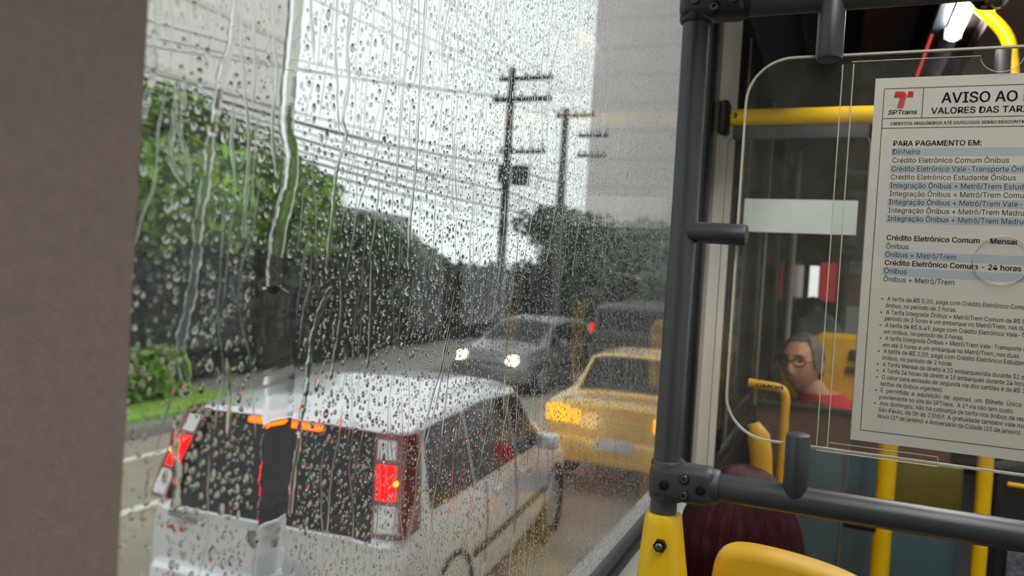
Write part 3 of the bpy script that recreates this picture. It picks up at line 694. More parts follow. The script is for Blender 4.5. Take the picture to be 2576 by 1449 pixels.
# people ------------------------------------------------------------------------
def cone(bm, a, b, ra, rb):
    a, b = Vector(a), Vector(b); d = b - a; L = d.length
    pr = [(0, -ra)] + [(ra * math.sin(t), -ra * math.cos(t)) for t in (PI / 8, PI / 4, 3 * PI / 8)] + [(ra, 0), ((ra + rb) / 2, L / 2), (rb, L)] + [(rb * math.cos(t), L + rb * math.sin(t)) for t in (PI / 8, PI / 4, 3 * PI / 8)] + [(0, L + rb)]
    b_lathe(bm, pr, a, d, 14)
def head_mesh(bm, c, yaw, s=1.):
    """head facing -Y before yaw; c = centre of the head"""
    nu, nv = 56, 44; g = lambda x, m, w: math.exp(-((x - m) / w) ** 2); R = Matrix.Rotation(yaw, 3, 'Z'); rows = []
    for j in range(nv + 1):
        th = PI * j / nv; row_ = []
        for i in range(nu):
            ph = 2 * PI * i / nu; x = math.sin(th) * math.sin(ph); y = -math.sin(th) * math.cos(ph); z = math.cos(th)
            X, Y_, Z_ = x * .076, y * .096, z * .118
            if Z_ < 0:
                k = -Z_ / .118; X *= 1 - .30 * k ** 1.5
                if Y_ > 0: Y_ *= 1 - .35 * k
                else: Y_ *= 1 + .10 * k * (1 - k * .3)
            if Y_ > 0: Y_ *= 1.06
            fr = max(0, -y) ** 1.5; ax = abs(X)
            dY = 0.
            nz_ = (Z_ + .038) / .062     # nose from z -.038 (tip) to .024
            if -0.25 < nz_ < 1: dY -= .024 * math.exp(-(X / (.0085 + .007 * (1 - max(0, nz_)))) ** 2) * ((1 - max(0, nz_)) ** .8 if nz_ > 0 else 1 + nz_ * 4)
            dY += .011 * g(ax, .031, .017) * g(Z_, .012, .014)
            dY -= .006 * g(Z_, .034, .010) * g(ax, .028, .022)
            dY -= .005 * g(Z_, -.060, .010) * g(X, 0, .024); dY += .004 * g(Z_, -.0615, .003) * g(X, 0, .024)
            dY -= .008 * g(Z_, -.098, .014) * g(X, 0, .024)
            dY -= .004 * g(ax, .044, .014) * g(Z_, -.022, .018)
            row_.append(bm.verts.new(Vector(c) + R @ Vector((X, Y_ + dY * fr, Z_)) * s))
        rows.append(row_)
    for A, B in zip(rows, rows[1:]):
        for i in range(nu): bm.faces.new((A[i], A[(i + 1) % nu], B[(i + 1) % nu], B[i]))
    for sx in (-1, 1):
        o = Vector(c) + R @ Vector((sx * .077, .012, -.006)) * s
        r = bmesh.ops.create_uvsphere(bm, u_segments=12, v_segments=8, radius=1)
        for v in r['verts']: v.co = o + R @ Vector((v.co.x * .010, v.co.y * .020, v.co.z * .032)) * s
def person(name, label, loc, yaw, head_c, mats, voxel=.006, reach=.30):
    """seated body as one fused surface; loc = seat point (hips), faces -Y before yaw"""
    t = thing(name, label, 'person', loc); o = Vector(loc); R = Matrix.Rotation(yaw, 3, 'Z'); P = lambda x, y, z: o + R @ Vector((x, y, z))
    hc = Vector(head_c); bm = bmesh.new(); neck_z = hc.z - .135; sh = neck_z - o.z - .03
    ch = R.inverted() @ (hc - o)
    cone(bm, P(0, .0, .10), P(ch.x * .5, .02, sh * .5), .155, .145); cx_ = ch.x * .55; cone(bm, P(ch.x * .4, .02, sh * .5), P(cx_, .02, sh - .08), .145, .135)
    cone(bm, P(cx_ - .10, .02, sh - .07), P(cx_ + .10, .02, sh - .07), .085, .085); cone(bm, P(cx_, .02, sh - .05), hc + R @ Vector((0, .018, -.05)), .062, .054)
    for s in (-1, 1):
        S_ = P(cx_ + s * .155, .02, sh - .075); E_ = P(cx_ + s * .20, -.06, sh - .36); H_ = P(s * .13, -reach, sh - .42)
        cone(bm, S_, E_, .06, .045); cone(bm, E_, H_, .044, .03)
        d = (H_ - E_).normalized(); palm = H_ + d * .05; cone(bm, H_, palm, .03, .03)
        side = R @ Vector((1, 0, 0))
        for k in range(4):
            b0 = palm + side * (-.027 + .018 * k) + d * .015; L_ = (.062, .072, .068, .052)[k]; m_ = b0 + d * L_ * .6 + Vector((0, 0, -.008)); cone(bm, b0, m_, .0095, .009); cone(bm, m_, m_ + d * L_ * .4 + Vector((0, 0, -.02)), .009, .008)
        b0 = H_ + d * .02 - side * s * .028; cone(bm, b0, b0 + d * .045 - side * s * .018, .011, .009)
        K_ = P(s * .11, -.44, .10); A_ = P(s * .11, -.47, -.33); cone(bm, P(s * .09, 0, .09), K_, .088, .062); cone(bm, K_, A_, .058, .042); cone(bm, A_ + Vector((0, 0, -.02)), A_ + R @ Vector((0, -.16, -.04)), .045, .035)
    head_mesh(bm, hc, yaw_head.get(name + label, yaw))
    me = bpy.data.meshes.new('b'); bm.to_mesh(me); bm.free(); ob = bpy.data.objects.new('b', me); COL.objects.link(ob)
    m1 = ob.modifiers.new('r', 'REMESH'); m1.mode = 'VOXEL'; m1.voxel_size = voxel; m2 = ob.modifiers.new('s', 'SMOOTH'); m2.iterations = 2; m2.factor = .4
    me2 = bpy.data.meshes.new_from_object(ob.evaluated_get(bpy.context.evaluated_depsgraph_get())); bpy.data.objects.remove(ob)
    for m in mats: me2.materials.append(M[m])
    collar = neck_z + .012; hand_z = o.z + sh - .40
    idx = []
    for p_ in me2.polygons:
        c = p_.center; l = R.inverted() @ (c - o)
        if c.z > collar - .25 * max(0, l.y - .05): k = 0
        elif l.y < -reach + .01 and c.z > o.z + .16: k = 0
        elif c.z < o.z + .17 and (l.y < -.10 or c.z < o.z + .05): k = 2
        else: k = 1
        idx.append(k)
    me2.polygons.foreach_set('material_index', idx); me2.polygons.foreach_set('use_smooth', [True] * len(idx))
    for v in me2.vertices: v.co -= o
    me2.name = 'body'; ob = bpy.data.objects.new('body', me2); put(ob, t); return t
yaw_head = {}
def cap_hair(name, c, yaw, mat, parent, thick=.012, front=-.03, low=-.06, puff=1., strands=0, back_low=None, top=.0):
    """hair shell over the skull; front: how far forward the hairline comes, low: how far down the sides"""
    bm = bmesh.new(); R = Matrix.Rotation(yaw, 3, 'Z'); nu, nv = 64, 34; rows = []
    for j in range(nv + 1):
        row_ = []
        for i in range(nu):
            ph = 2 * PI * i / nu; cf = math.cos(ph)        # cf 1 = face side
            f = min(1, max(0, (cf - .35) / .3)); f = f * f * (3 - 2 * f); zl = low * (1 - f) + front * f
            if back_low is not None and cf < 0: zl = low + (back_low - low) * min(1, -cf * 1.5)
            t = j / nv; zz = .118 + top + thick; z = zz * math.cos(t * math.acos(max(-.98, min(.98, zl / zz))))
            rr = math.sqrt(max(0, 1 - (z / zz) ** 2)); w = 1 + .008 * math.sin(ph * 23 + z * 40) + .006 * math.sin(ph * 41)
            if back_low is not None and z < 0: rr = max(rr, .93 - .2 * (-z / .25))
            X = math.sin(ph) * rr * (.076 + thick * puff) * w; Y_ = -math.cos(ph) * rr * (.098 + thick * puff * (1.1 if cf < 0 else .35)) * w
            row_.append(bm.verts.new(Vector(c) + R @ Vector((X, Y_, z))))
        rows.append(row_)
    for A, B in zip(rows, rows[1:]):
        for i in range(nu): bm.faces.new((A[i], A[(i + 1) % nu], B[(i + 1) % nu], B[i]))
    bmesh.ops.remove_doubles(bm, verts=bm.verts, dist=.0004)
    return finish(name, bm, mat, parent, True)

# passenger in the seat ahead: only burgundy hair shows
HC = Vector((-.125, 1.335, 1.955))
pA = person('person', 'passenger with straight dark burgundy hair seen from behind over the yellow seat', (.12, 1.27, 1.56), PI, HC, ['skin', 'jacket_dark', 'trouser'], .008)
cap_hair('hair', HC, PI, 'hair_burgundy', pA, thick=.026, front=.05, low=-.16, puff=1.0, back_low=-.27)
bm = bmesh.new()
for k in range(600):     # fine strands over the crown
    a = random.uniform(-1.25, 1.25); p0 = HC + Vector((random.uniform(-.02, .02), random.uniform(-.03, .03), .142)); pts = []
    for i in range(7):
        t = i / 6; th = t * 1.75; pts.append(HC + Vector((math.sin(a + .25 * t * math.sin(k)) * math.sin(th) * .1035, -math.cos(a + .25 * t * math.sin(k)) * math.sin(th) * .1275, .1465 * math.cos(th) if th < 1.57 else -.16 * (th - 1.57) * 4)))
    b_tube(bm, pts, [.0003, .0006, .0007, .0007, .0006, .0005, .0003], 3)
finish('hair_strands', bm, 'hair_burgundy', pA, True)['kind'] = 'stuff'

# woman facing back, glasses, red top
HW = atY(2018, 912, 3.4); WY = 0.0
wyaw = -0.42
yaw_head['person' + 'person with short grey hair and glasses in a red top seated facing backwards'] = wyaw
pB = person('person', 'person with short grey hair and glasses in a red top seated facing backwards', (.11, 3.46, 1.42), 0., HW, ['skin', 'shirt_red', 'trouser'], .0055)
RW = Matrix.Rotation(wyaw, 3, 'Z')
cap_hair('hair', HW, wyaw, 'hair_grey', pB, thick=.009, front=.094, low=-.022, puff=1., back_low=-.08)
gl = None
def wf(x, y, z): return HW + RW @ Vector((x, y, z))
gb = bmesh.new()
for s in (-1, 1):
    b_tube(gb, [wf(s * .032 + .0225 * math.cos(a) * (1 + .1 * abs(math.cos(a))), -.0995 + .012 * abs(math.cos(a) * s + 1) * (1 if s * math.cos(a) > 0 else 0) * .5, .008 + .0175 * math.sin(a)) for a in np.linspace(0, 2 * PI, 25)], .0028, 6)
    b_tube(gb, [wf(s * .056, -.093, .012), wf(s * .074, -.06, .012), wf(s * .080, .01, .008)], .0022, 6)
b_tube(gb, [wf(-.011, -.105, .011), wf(0, -.108, .013), wf(.011, -.105, .011)], .002, 6)
gl = finish('glasses', gb, 'eye_dark', pB, True)
for s in (-1, 1): lathe('lens', [(.021, .0006), (.021, 0), (0, 0)], wf(s * .032, -.0985, .008), RW @ Vector((0, 1, 0)), 'lens', gl, 20)
for s in (-1, 1):
    r = bmesh.new(); b_lathe(r, [(0, -.0075), (.005, -.0055), (.0075, 0), (.005, .0055), (0, .0075)], wf(s * .031, -.076, .010), RW @ Vector((0, 1, 0)), 12); finish('eye', r, 'eye_dark', pB, True)
    tube('eyebrow', [wf(s * .014, -.0985, .032), wf(s * .032, -.0965, .037), wf(s * .052, -.082, .031)], [.002, .0035, .0015], 'brow', pB, 8)
tube('lips', [wf(-.022, -.0945, -.0635), wf(-.010, -.1025, -.061), wf(0, -.103, -.0615), wf(.010, -.1025, -.061), wf(.022, -.0945, -.0635)], [.001, .0035, .004, .0035, .001], 'lip', pB, 8)
# dark waistcoat worn open
bm = bmesh.new(); o = Vector((HW.x + .05, 3.46, 1.42))
for s in (-1, 1):
    b_tube(bm, [Vector((HW.x + s * .075, 3.45, HW.z - .17)), Vector((HW.x + s * .07 + .01, 3.37, HW.z - .23)), Vector((HW.x + s * .075 + .02, 3.33, HW.z - .34)), Vector((HW.x + s * .08 + .03, 3.33, HW.z - .5))], [.05, .062, .075, .08], 14)
finish('waistcoat', bm, 'jacket_dark', pB, True)

# her seat: yellow back with grey grip handles
s3 = thing('bus_seat', 'yellow seat back with small grey grips behind the person in red', 'seat', (.0, 3.7, 1.1))
loft_yx('backrest', [(-.228, 1.45), (.25, 1.45), (.25, 2.17), (.235, 2.20), (.20, 2.212), (-.05, 2.212), (-.085, 2.20), (-.10, 2.165), (-.12, 2.12), (-.21, 2.09), (-.228, 2.06)], 3.62, 3.70, 'yellow_seat', s3, .02)
box('seat_pan', (-.228, 3.2, 1.36), (.25, 3.64, 1.44), 'yellow_seat', s3, bev=.03); box('pedestal', (-.15, 3.3, 1.1), (.15, 3.55, 1.38), 'grey_tube', s3, bev=.01)
p = atY(2145, 893, 3.6); box('grip', (p.x - .014, 3.585, p.z - .022), (p.x + .03, 3.64, p.z + .022), 'headrest', s3, bev=.01)
p = atY(2140, 930, 3.6); box('grip', (p.x - .022, 3.585, p.z - .011), (p.x + .03, 3.64, p.z + .011), 'headrest', s3, bev=.008)
# rail and modesty panel in front of her knees
t = thing('modesty_partition', 'pinkish modesty panel under a black rail before the person in red', 'partition', (-.05, 2.75, 1.1))
a = atY(1950, 1013, 2.75); b = atY(2150, 1045, 2.75); 
box('rail', (-.232, 2.72, b.z), (.36, 2.78, a.z + .004), 'seat_black', t, bev=.012); box('panel', (-.232, 2.74, 1.1), (.35, 2.76, b.z), 'panel_pink', t)
# driver seat and driver
s4 = thing('driver_seat', 'dark grey driver seat with stepped headrest seen from behind', 'seat', (-.1, 5.0, 1.1))
hd = lambda u, v, Y: (lambda p: (max(p.x, -.23), p.z))(atY(u, v, Y))
loft_yx('headrest', [hd(*q, 4.95) for q in ((2022, 862), (2020, 800), (2026, 788), (2045, 782), (2075, 784), (2100, 800), (2120, 830), (2135, 862))], 4.90, 5.0, 'headrest', s4, .02)
loft_yx('backrest', [hd(*q, 4.9) for q in ((1968, 1150), (1968, 860), (1972, 834), (1985, 812), (2005, 800), (2025, 797), (2100, 815), (2140, 850), (2150, 1150))], 4.84, 4.95, 'headrest', s4, .02)
box('seat_base', (-.4 + .18, 4.95, 1.1), (.1, 5.4, 1.6), 'seat_black', s4, bev=.03)
HD = atY(2042, 800, 5.15)
pC = person('person', 'driver with short black hair mostly hidden by the dark grey headrest', (.17, 5.13, HD.z - .8), PI, HD, ['skin', 'shirt_grey', 'trouser'], .009)
cap_hair('hair', HD, PI, 'hair_black', pC, thick=.016, front=.05, low=-.06, back_low=-.11)

# ================================================================== MORE OF THE INTERIOR, TO THE RIGHT
# bent yellow grab rail hanging from the ceiling
DR = 2.7
g1 = thing('grab_rail', 'bright yellow bent grab pole by the ceiling lamp', 'grab pole', (atY(2547, 170, DR).x, DR, 1.1))
q0 = atY(2390, -38, DR); q1 = atY(2452, 6, DR); q2 = atY(2540, 92, DR); q3 = atY(2549, 180, DR)
tube('pole', bend([q0, q1, q2, (q3.x, DR, q3.z), (q3.x, DR, 1.1)], .09, 8), .0185, 'yellow', g1, 20)
p = atY(2524, 165, DR); box('bell_box', (p.x - .022, DR - .03, p.z - .08), (p.x + .016, DR + .01, p.z + .052), 'rubber', g1, bev=.008)
kn = atY(2492, -8, 2.2); k_ = thing('mirror_dome', 'small dark chrome dome under the ceiling at the frame top', 'mirror', kn)
lathe('dome', [(0, -.03), (.03, -.024), (.045, -.006), (.046, .004), (.03, .02), (.012, .026), (.012, .36)], kn, (0, 0, 1), 'chrome', k_, 20)
# two upright yellow poles behind the lower bar
for (ua, va, ub, vb, Y, lab) in ((2233, 1130, 2212, 1449, 2.2, 'yellow upright pole with black bracket below the notice'), (2484, 1150, 2459, 1449, 2.2, 'yellow upright pole beside the dark seat at right')):
    a = atY(ua, va, Y); b = atY(ub, vb, Y); x = (a.x + b.x) / 2
    t = thing('upright_pole', lab, 'pole', (x, Y, 1.1)); tube('pole', [(x, Y, 1.1), (x, Y, 2.32)], .0225 if ua < 2300 else .0165, 'yellow', t, 20)
    if ua < 2300: box('bracket', (x - .095, Y - .02, atY(2190, 1334, Y).z), (x - .015, Y + .02, atY(2190, 1318, Y).z), 'rubber', t, bev=.006)
# blue grey panels
t = thing('door_partition', 'dull blue grey partition panels behind the yellow poles', 'partition', (.15, 2.5, 1.1))
pa = atY(2040, 1135, 2.5); pb = atY(2128, 1135, 2.5); pc = atY(2240, 1150, 2.5); pd = atY(2424, 1170, 2.5)
box('panel', (pa.x - .08, 2.49, 1.1), (pb.x - .001, 2.51, pa.z + .01), 'panel_blue', t, bev=.002); box('panel', (pb.x + .001, 2.49, 1.1), (pc.x, 2.51, pa.z + .01), 'panel_blue', t, bev=.002)
box('panel', (pc.x, 2.49, 1.1), (pd.x, 2.51, atY(2300, 1320, 2.5).z), 'panel_blue', t, bev=.002); box('panel', (pc.x, 2.49, atY(2300, 1320, 2.5).z + .001), (pd.x, 2.51, pa.z + .01), 'panel_shaded_yellow', t, bev=.002)
box('trim_bead', (pb.x - .002, 2.484, 1.1), (pb.x + .002, 2.49, pa.z + .01), 'cove_grey', t)
# yellow loop handle on the seat edge and a yellow seat side
a = atY(1940, 980, 2.2); b = atY(1976, 1000, 2.2); c = atY(1958, 1215, 2.2)
g2 = thing('loop_handle', 'orange yellow bent grab handle near the frosted label', 'grab handle', (b.x, 2.2, 1.6))
tube('handle', bend([(a.x - .06, 2.2, a.z + .012), (b.x, 2.2, a.z + .006), (b.x, 2.2, 1.6)], .03, 6), .0125, 'yellow_far', g2, 16)
s5 = thing('bus_seat', 'dull yellow seat edge with rounded top beside the tinted window', 'seat', (-.2, 2.0, 1.1))
a = atY(1880, 1075, 2.0); b = atY(1930, 1200, 2.0); 
bm = bmesh.new(); b_tube(bm, [(a.x + .006, 2.0, a.z - .004), (a.x + .014, 2.0, a.z), (a.x + .028, 2.0, a.z - .02), (a.x + .036, 2.0, a.z - .06), (b.x - .008, 2.0, b.z - .05), (b.x - .005, 2.0, 1.5)], [.012, .022, .028, .027, .024, .026], 14); finish('backrest_edge', bm, 'yellow_far', s5, True)
box('seat_pan', (-.24, 2.0, 1.45), (.1, 2.35, 1.52), 'yellow_far', s5, bev=.02); box('pedestal', (-.15, 2.05, 1.1), (.0, 2.3, 1.46), 'grey_tube', s5, bev=.01)
# dark seat with speckled fabric at lower right
s6 = thing('bus_seat', 'black seat with speckled grey fabric at lower right', 'seat', (.62, 2.4, 1.1))
x0 = atY(2510, 1300, 2.2).x; z0 = atY(2510, 1195, 2.2).z
loft_yx('backrest', [(x0, 1.45), (x0 + .45, 1.45), (x0 + .45, z0), (x0 + .40, z0 + .03), (x0 + .05, z0 + .03), (x0, z0)], 2.28, 2.36, 'seat_black', s6, .02)
a = atY(2535, 1385, 2.26); box('fabric_insert', (a.x, 2.262, 1.5), (x0 + .42, 2.275, a.z), 'fabric', s6, bev=.004)
a = atY(2535, 1218, 2.25); tube('handle', [(a.x, 2.25, a.z), (x0 + .42, 2.25, a.z - .004)], .006, 'yellow_far', s6, 10)
box('seat_pan', (x0, 2.34, 1.4), (x0 + .45, 2.66, 1.48), 'seat_black', s6, bev=.03); box('pedestal', (x0 + .1, 2.4, 1.1), (x0 + .35, 2.65, 1.42), 'grey_tube', s6, bev=.01)
# front wall: dash panels, windscreen slit, red lit sign
fw = struct(tag(thing('wall_front', 'dim front end of the bus with a bright strip of windscreen', 'wall', (.8, 6.6, 1.1)), None, None)); struct(fw)
YF = 6.55; sl0 = atY(2038, 668, YF); sl1 = atY(2062, 752, YF)
box('front_panel', (-.34, YF, 1.1), (sl0.x, YF + .05, 3.4), 'dark_brown', fw); box('front_panel', (sl1.x, YF, 1.1), (2.16, YF + .05, 3.4), 'black_panel', fw)
box('front_panel', (sl0.x, YF, sl0.z), (sl1.x, YF + .05, 3.4), 'dark_brown', fw); box('front_panel', (sl0.x, YF, 1.1), (sl1.x, YF + .05, sl1.z), 'dark_brown', fw)
box('windscreen_strip', (sl0.x, YF + .02, sl1.z), (sl1.x, YF + .03, sl0.z), 'window_glass', fw)
a = atY(2066, 660, 6.46); b = atY(2100, 760, 6.46); sg = thing('destination_sign', 'small red lit panel above the driver headrest', 'sign', (a.x, 6.5, b.z))
box('panel', (a.x, 6.46, b.z), (b.x, 6.48, a.z), 'red_sign', sg); box('housing', (a.x - .01, 6.482, b.z - .02), (b.x + .01, 6.56, a.z + .02), 'black_panel', sg, bev=.005)
a = atY(2060, 612, 5.95); b = atY(2150, 655, 5.95); box0 = thing('fare_validator', 'small dark fare machine box near the front of the bus', 'box', (a.x, 5.95, b.z))
box('body', (a.x, 5.91, b.z), (b.x, 5.99, a.z), 'black_panel', box0, bev=.02); box('stand', ((a.x + b.x) / 2 + .06, 5.95, 1.1), ((a.x + b.x) / 2 + .09, 5.98, b.z), 'grey_tube', box0)
a = atY(2120, 650, 6.0); b = atY(2185, 860, 6.0); nb = thing('wall_notice', 'pale wall notices half hidden behind the fare notice edge', 'notice', (a.x, 6.0, b.z))
box('board', (a.x, 6.0, b.z - .6), (b.x + .2, 6.02, a.z), 'beige_panel', nb)
for k, (v0, v1) in enumerate(((655, 690), (735, 755), (770, 850))):
    p = atY(2125, v0, 5.99); q = atY(2175, v1, 5.99); box('sheet', (p.x, 5.99, q.z), (q.x, 5.998, p.z), 'panel_pink' if k == 1 else 'house_grey', nb)
a = atY(1965, 600, 4.4); up = thing('door_post', 'slim grey post rising left of the driver headrest', 'post', (a.x, 4.4, 1.1)); tube('post', [(a.x + .062, 4.4, 1.1), (a.x + .062, 4.4, 3.28)], .016, 'cove_grey', up, 12)
box('base_plate', (a.x + .03, 4.36, 1.1), (a.x + .095, 4.44, 1.11), 'grey_tube', up)

# ================================================================== OUTDOORS
def ground(name, x0, x1, y0, y1, z0, z1, mat, label, cat): return struct(tag(box(name, (x0, y0, z0), (x1, y1, z1), mat), label, cat))
ground('road', -8.0, 14, -25, 160, -.3, 0, 'asphalt', 'wet grey brown asphalt road with traffic', 'road')
ground('sidewalk', -26, -8.25, -25, 160, -.3, .13, 'pavement', 'pale pavement beyond the grass verge', 'sidewalk')
kb = struct(tag(thing('kerb', 'pale stone kerb along the far edge of the road', 'kerb', (-8.12, 10, 0)), None, None)); struct(kb)
for k in range(60): box('kerb_stone', (-8.25, -4 + k * 1.0 + .01, -.05), (-8.0, -3 + k * 1.0 - .01, .15), 'kerb', kb, bev=.015)
gr = box('grass', (-10.6, -4, .1), (-8.25, 9.6, .19), 'grass'); tag(gr, 'strip of short bright grass along the far kerb', 'grass', kind='stuff')
for x, lab in ((-7.28, 'worn pale lane line nearest the far kerb'), (-5.82, 'worn pale lane line left of the silver car')):
    tag(box('lane_line', (x - .06, -3, .0), (x + .06, 60, .006), 'lane_paint'), lab, 'lane line')

# cars ---------------------------------------------------------------------------
def interp(ST, y):
    if y <= ST[0][0]: return ST[0][1:]
    for a, b in zip(ST, ST[1:]):
        if y <= b[0]:
            t = (y - a[0]) / (b[0] - a[0]); return tuple(p + (q - p) * t for p, q in zip(a[1:], b[1:]))
    return ST[-1][1:]
def prof_at(ST, y):
    zs, wm, wb_, zb_, wr_, zr_ = interp(ST, y)
    return [(wm * .95, zs), (wm, zs + .14), (wm * 1.005, (zs + zb_) * .5 + .1), (wb_, zb_), (wr_ + .03, zr_ - .05), (wr_ * .8, zr_ - .012), (wr_ * .4, zr_), (0, zr_ + .004)]
def car(name, label, loc, rotz, ST, paint, windows, rear_win, front_win, group=None):
    t = thing(name, label, 'car', loc, rotz, group); L = ST[-1][0]
    ys = sorted(set([s[0] for s in ST] + list(np.linspace(0, L, 26))))
    bm = bmesh.new(); rows = []
    for y in ys:
        P = prof_at(ST, y); rows.append([bm.verts.new((x, y, z)) for x, z in P] + [bm.verts.new((-x, y, z)) for x, z in P[-2::-1]])
    for A, B in zip(rows, rows[1:]):
        for k in range(len(A) - 1): bm.faces.new((A[k], A[k + 1], B[k + 1], B[k]))
        bm.faces.new((A[-1], A[0], B[0], B[-1]))
    for row_, fl in ((rows[0], 0), (rows[-1], 1)):
        bm.faces.new([bm.verts.new(v.co) for v in (row_ if fl else row_[::-1])])
    finish('body', bm, paint, t, True, True, angle=.75)
    def patch(nm, f, mat, nu=8, nv=4, par=t, th=.006):
        bm = bmesh.new(); G = [[bm.verts.new(f(i / nu, j / nv)) for j in range(nv + 1)] for i in range(nu + 1)]
        for i in range(nu):
            for j in range(nv): bm.faces.new((G[i][j], G[i + 1][j], G[i + 1][j + 1], G[i][j + 1]))
        bmesh.ops.solidify(bm, geom=bm.faces[:], thickness=th); return finish(nm, bm, mat, par, True, True, angle=.6)
    for s in (-1, 1):
        for (y0, y1, sk0, sk1) in windows:
            def f(a, b, y0=y0, y1=y1, sk0=sk0, sk1=sk1, s=s):
                y = (y0 + sk0 * b) * (1 - a) + (y1 + sk1 * b) * a; P = prof_at(ST, y); p3, p4 = Vector(P[3]), Vector(P[4]); q = p3 + (p4 - p3) * (.05 + .86 * b); return (s * (q.x + .012), y, q.y + .003)
            w = patch('side_window', f, 'car_glass')
    def top_patch(y0, y1, wfrac):
        def f(a, b):
            y = y0 + (y1 - y0) * b; P = prof_at(ST, y); W_ = P[4][0] * wfrac; x = -W_ + 2 * W_ * a; xs_ = [p[0] for p in P[:3:-1]]; zs_ = [p[1] for p in P[:3:-1]]
            return (x, y, float(np.interp(abs(x), xs_, zs_)) + .012)
        return f
    patch('rear_window', top_patch(*rear_win), 'car_glass', 12, 5); patch('windscreen', top_patch(*front_win), 'car_glass', 12, 5)
    zs = ST[0][1]
    for s in (-1, 1):
        for y in (L * .19, L * .80):
            w = prof_at(ST, y)[1][0]; o_ = (s * (w - .10), y, .31)
            lathe('wheel', [(0, -.09), (.2, -.09), (.29, -.10), (.31, -.07), (.31, .07), (.29, .10), (.21, .10), (.19, .07), (.06, .085), (0, .085)], o_, (s, 0, 0), 'tyre', t, 24, True)
            lathe('hub_cap', [(.2, .095), (.19, .108), (.08, .10), (.05, .115), (0, .115)], o_, (s, 0, 0), 'rim', t, 16, True)
            lathe('wheel_arch', [(.33, .085), (.37, .085), (.37, .112), (.33, .112)], o_, (s, 0, 0), 'car_trim', t, 24, True)
        yd = L * .63; w = prof_at(ST, yd)[3]; m = box('wing_mirror', (min(s * (w[0] + .0), s * (w[0] + .2)), yd, w[1] + .0), (max(s * w[0], s * (w[0] + .2)), yd + .1, w[1] + .14), paint, t, bev=.04, local=True, seg=3)
        for yh in (L * .40, L * .56): ww = prof_at(ST, yh); box('door_handle', (min(s * (ww[3][0] - .01), s * (ww[3][0] + .03)), yh - .09, ww[3][1] - .13), (max(s * (ww[3][0] - .01), s * (ww[3][0] + .03)), yh + .09, ww[3][1] - .095), paint, t, bev=.01, local=True)
        for yl in (L * .335, L * .50): 
            P = prof_at(ST, yl); bm = bmesh.new(); b_tube(bm, [(s * (P[k][0] + .001), yl, P[k][1]) for k in (1, 2, 3)], .005, 6); finish('door_seam', bm, 'car_trim', t, True, True)
        P = prof_at(ST, L * .45); box('side_moulding', (min(s * (P[2][0] - .01), s * (P[2][0] + .012)), L * .28, .52), (max(s * (P[2][0] - .01), s * (P[2][0] + .012)), L * .70, .57), 'car_trim', t, bev=.004, local=True)
    w0 = ST[0][2]; wl_ = ST[-1][2]
    box('rear_bumper', (-w0 * .99, -.05, zs - .02), (w0 * .99, .12, zs + .27), paint, t, bev=.05, local=True, seg=3)
    box('front_bumper', (-wl_ * 1.08, L - .16, zs - .02), (wl_ * 1.08, L + .03, zs + .24), paint, t, bev=.05, local=True, seg=3)
    return t
#      y    zs   wmid  wbelt zbelt wroof zroof
MPV = [(0., .32, .80, .775, .90, .67, .935), (.05, .30, .825, .80, .94, .67, 1.05), (.26, .28, .85, .825, .985, .675, 1.50), (.6, .27, .86, .835, .98, .675, 1.545), (1.5, .26, .865, .84, .965, .675, 1.575), (2.3, .26, .86, .835, .945, .645, 1.52),
       (3.15, .26, .85, .79, .93, .70, .985), (3.75, .28, .80, .70, .80, .60, .84), (4.0, .32, .68, .58, .60, .48, .64)]
c1 = car('car', 'silver people carrier with lit red brake lamps seen through the rainy window', (-2.84, 3.33, 0), math.radians(5), MPV, 'paint_silver', [(.42, 1.10, .10, .0), (1.17, 2.03, .0, -.05), (2.10, 2.95, -.04, -.52)], (.0, .24, .93), (2.33, 3.10, .92))
def slope_pt(z): return .0 + max(0, z - 1.0) * .50          # rear pillar leans forward
def lamp(car_, s, z0, z1, x0, x1, mat, nm, dep=.16, out=.03):
    bm = bmesh.new(); P = []
    for z in np.linspace(z0, z1, 4):
        y = slope_pt(z); k = .0 if z < 1.0 else (z - 1.0) * .22
        P.append([bm.verts.new((s * (x - k), y + dy, z)) for x, dy in ((x0, -out), (x1 - .02, -out), (x1, -out + .03), (x1, dep), (x0, dep))])
    for A, B in zip(P, P[1:]):
        for i in range(5): bm.faces.new((A[i], A[(i + 1) % 5], B[(i + 1) % 5], B[i]))
    bm.faces.new(P[0]); bm.faces.new(P[-1][::-1]); bmesh.ops.bevel(bm, geom=bm.edges[:], offset=.008, segments=2, affect='EDGES'); return finish(nm, bm, mat, car_, True, True, angle=.7)
for s in (-1, 1):
    a_ = lamp(c1, s, .95, 1.46, .66, .845, 'lamp_red_off', 'tail_lamp', dep=.20, out=.03)
    for z0, z1, m, nm in ((1.325, 1.435, 'lamp_clear', 'clear_section'), (1.13, 1.31, 'brake', 'brake_section'), (.975, 1.115, 'lamp_clear', 'reverse_section')):
        lamp(c1, s, z0, z1, .675, .81, m, nm, dep=.0, out=.036).parent = a_
    k_ = slope_pt(1.22); lathe('bulb', [(0, -.012), (.012, -.006), (.012, .02)], (s * .74, k_ - .040, 1.22), (0, 1, 0), 'brake_hot', a_, 12, True)
b3 = box('high_brake_lamp', (-.24, .185, 1.435), (.24, .225, 1.465), 'brake_third', c1, bev=.006, local=True)
box('rear_wiper', (-.30, .02, 1.03), (.02, .045, 1.045), 'car_trim', c1, bev=.004, local=True)
lathe('badge', [(.058, .0), (.058, -.012), (.045, -.016), (.042, -.010), (0, -.010)], (0.0, -.006, .86), (0, 1, 0), 'chrome', c1, 24, True)
box('number_plate', (-.20, -.075, .50), (.20, -.052, .63), 'plate', c1, bev=.004, local=True)
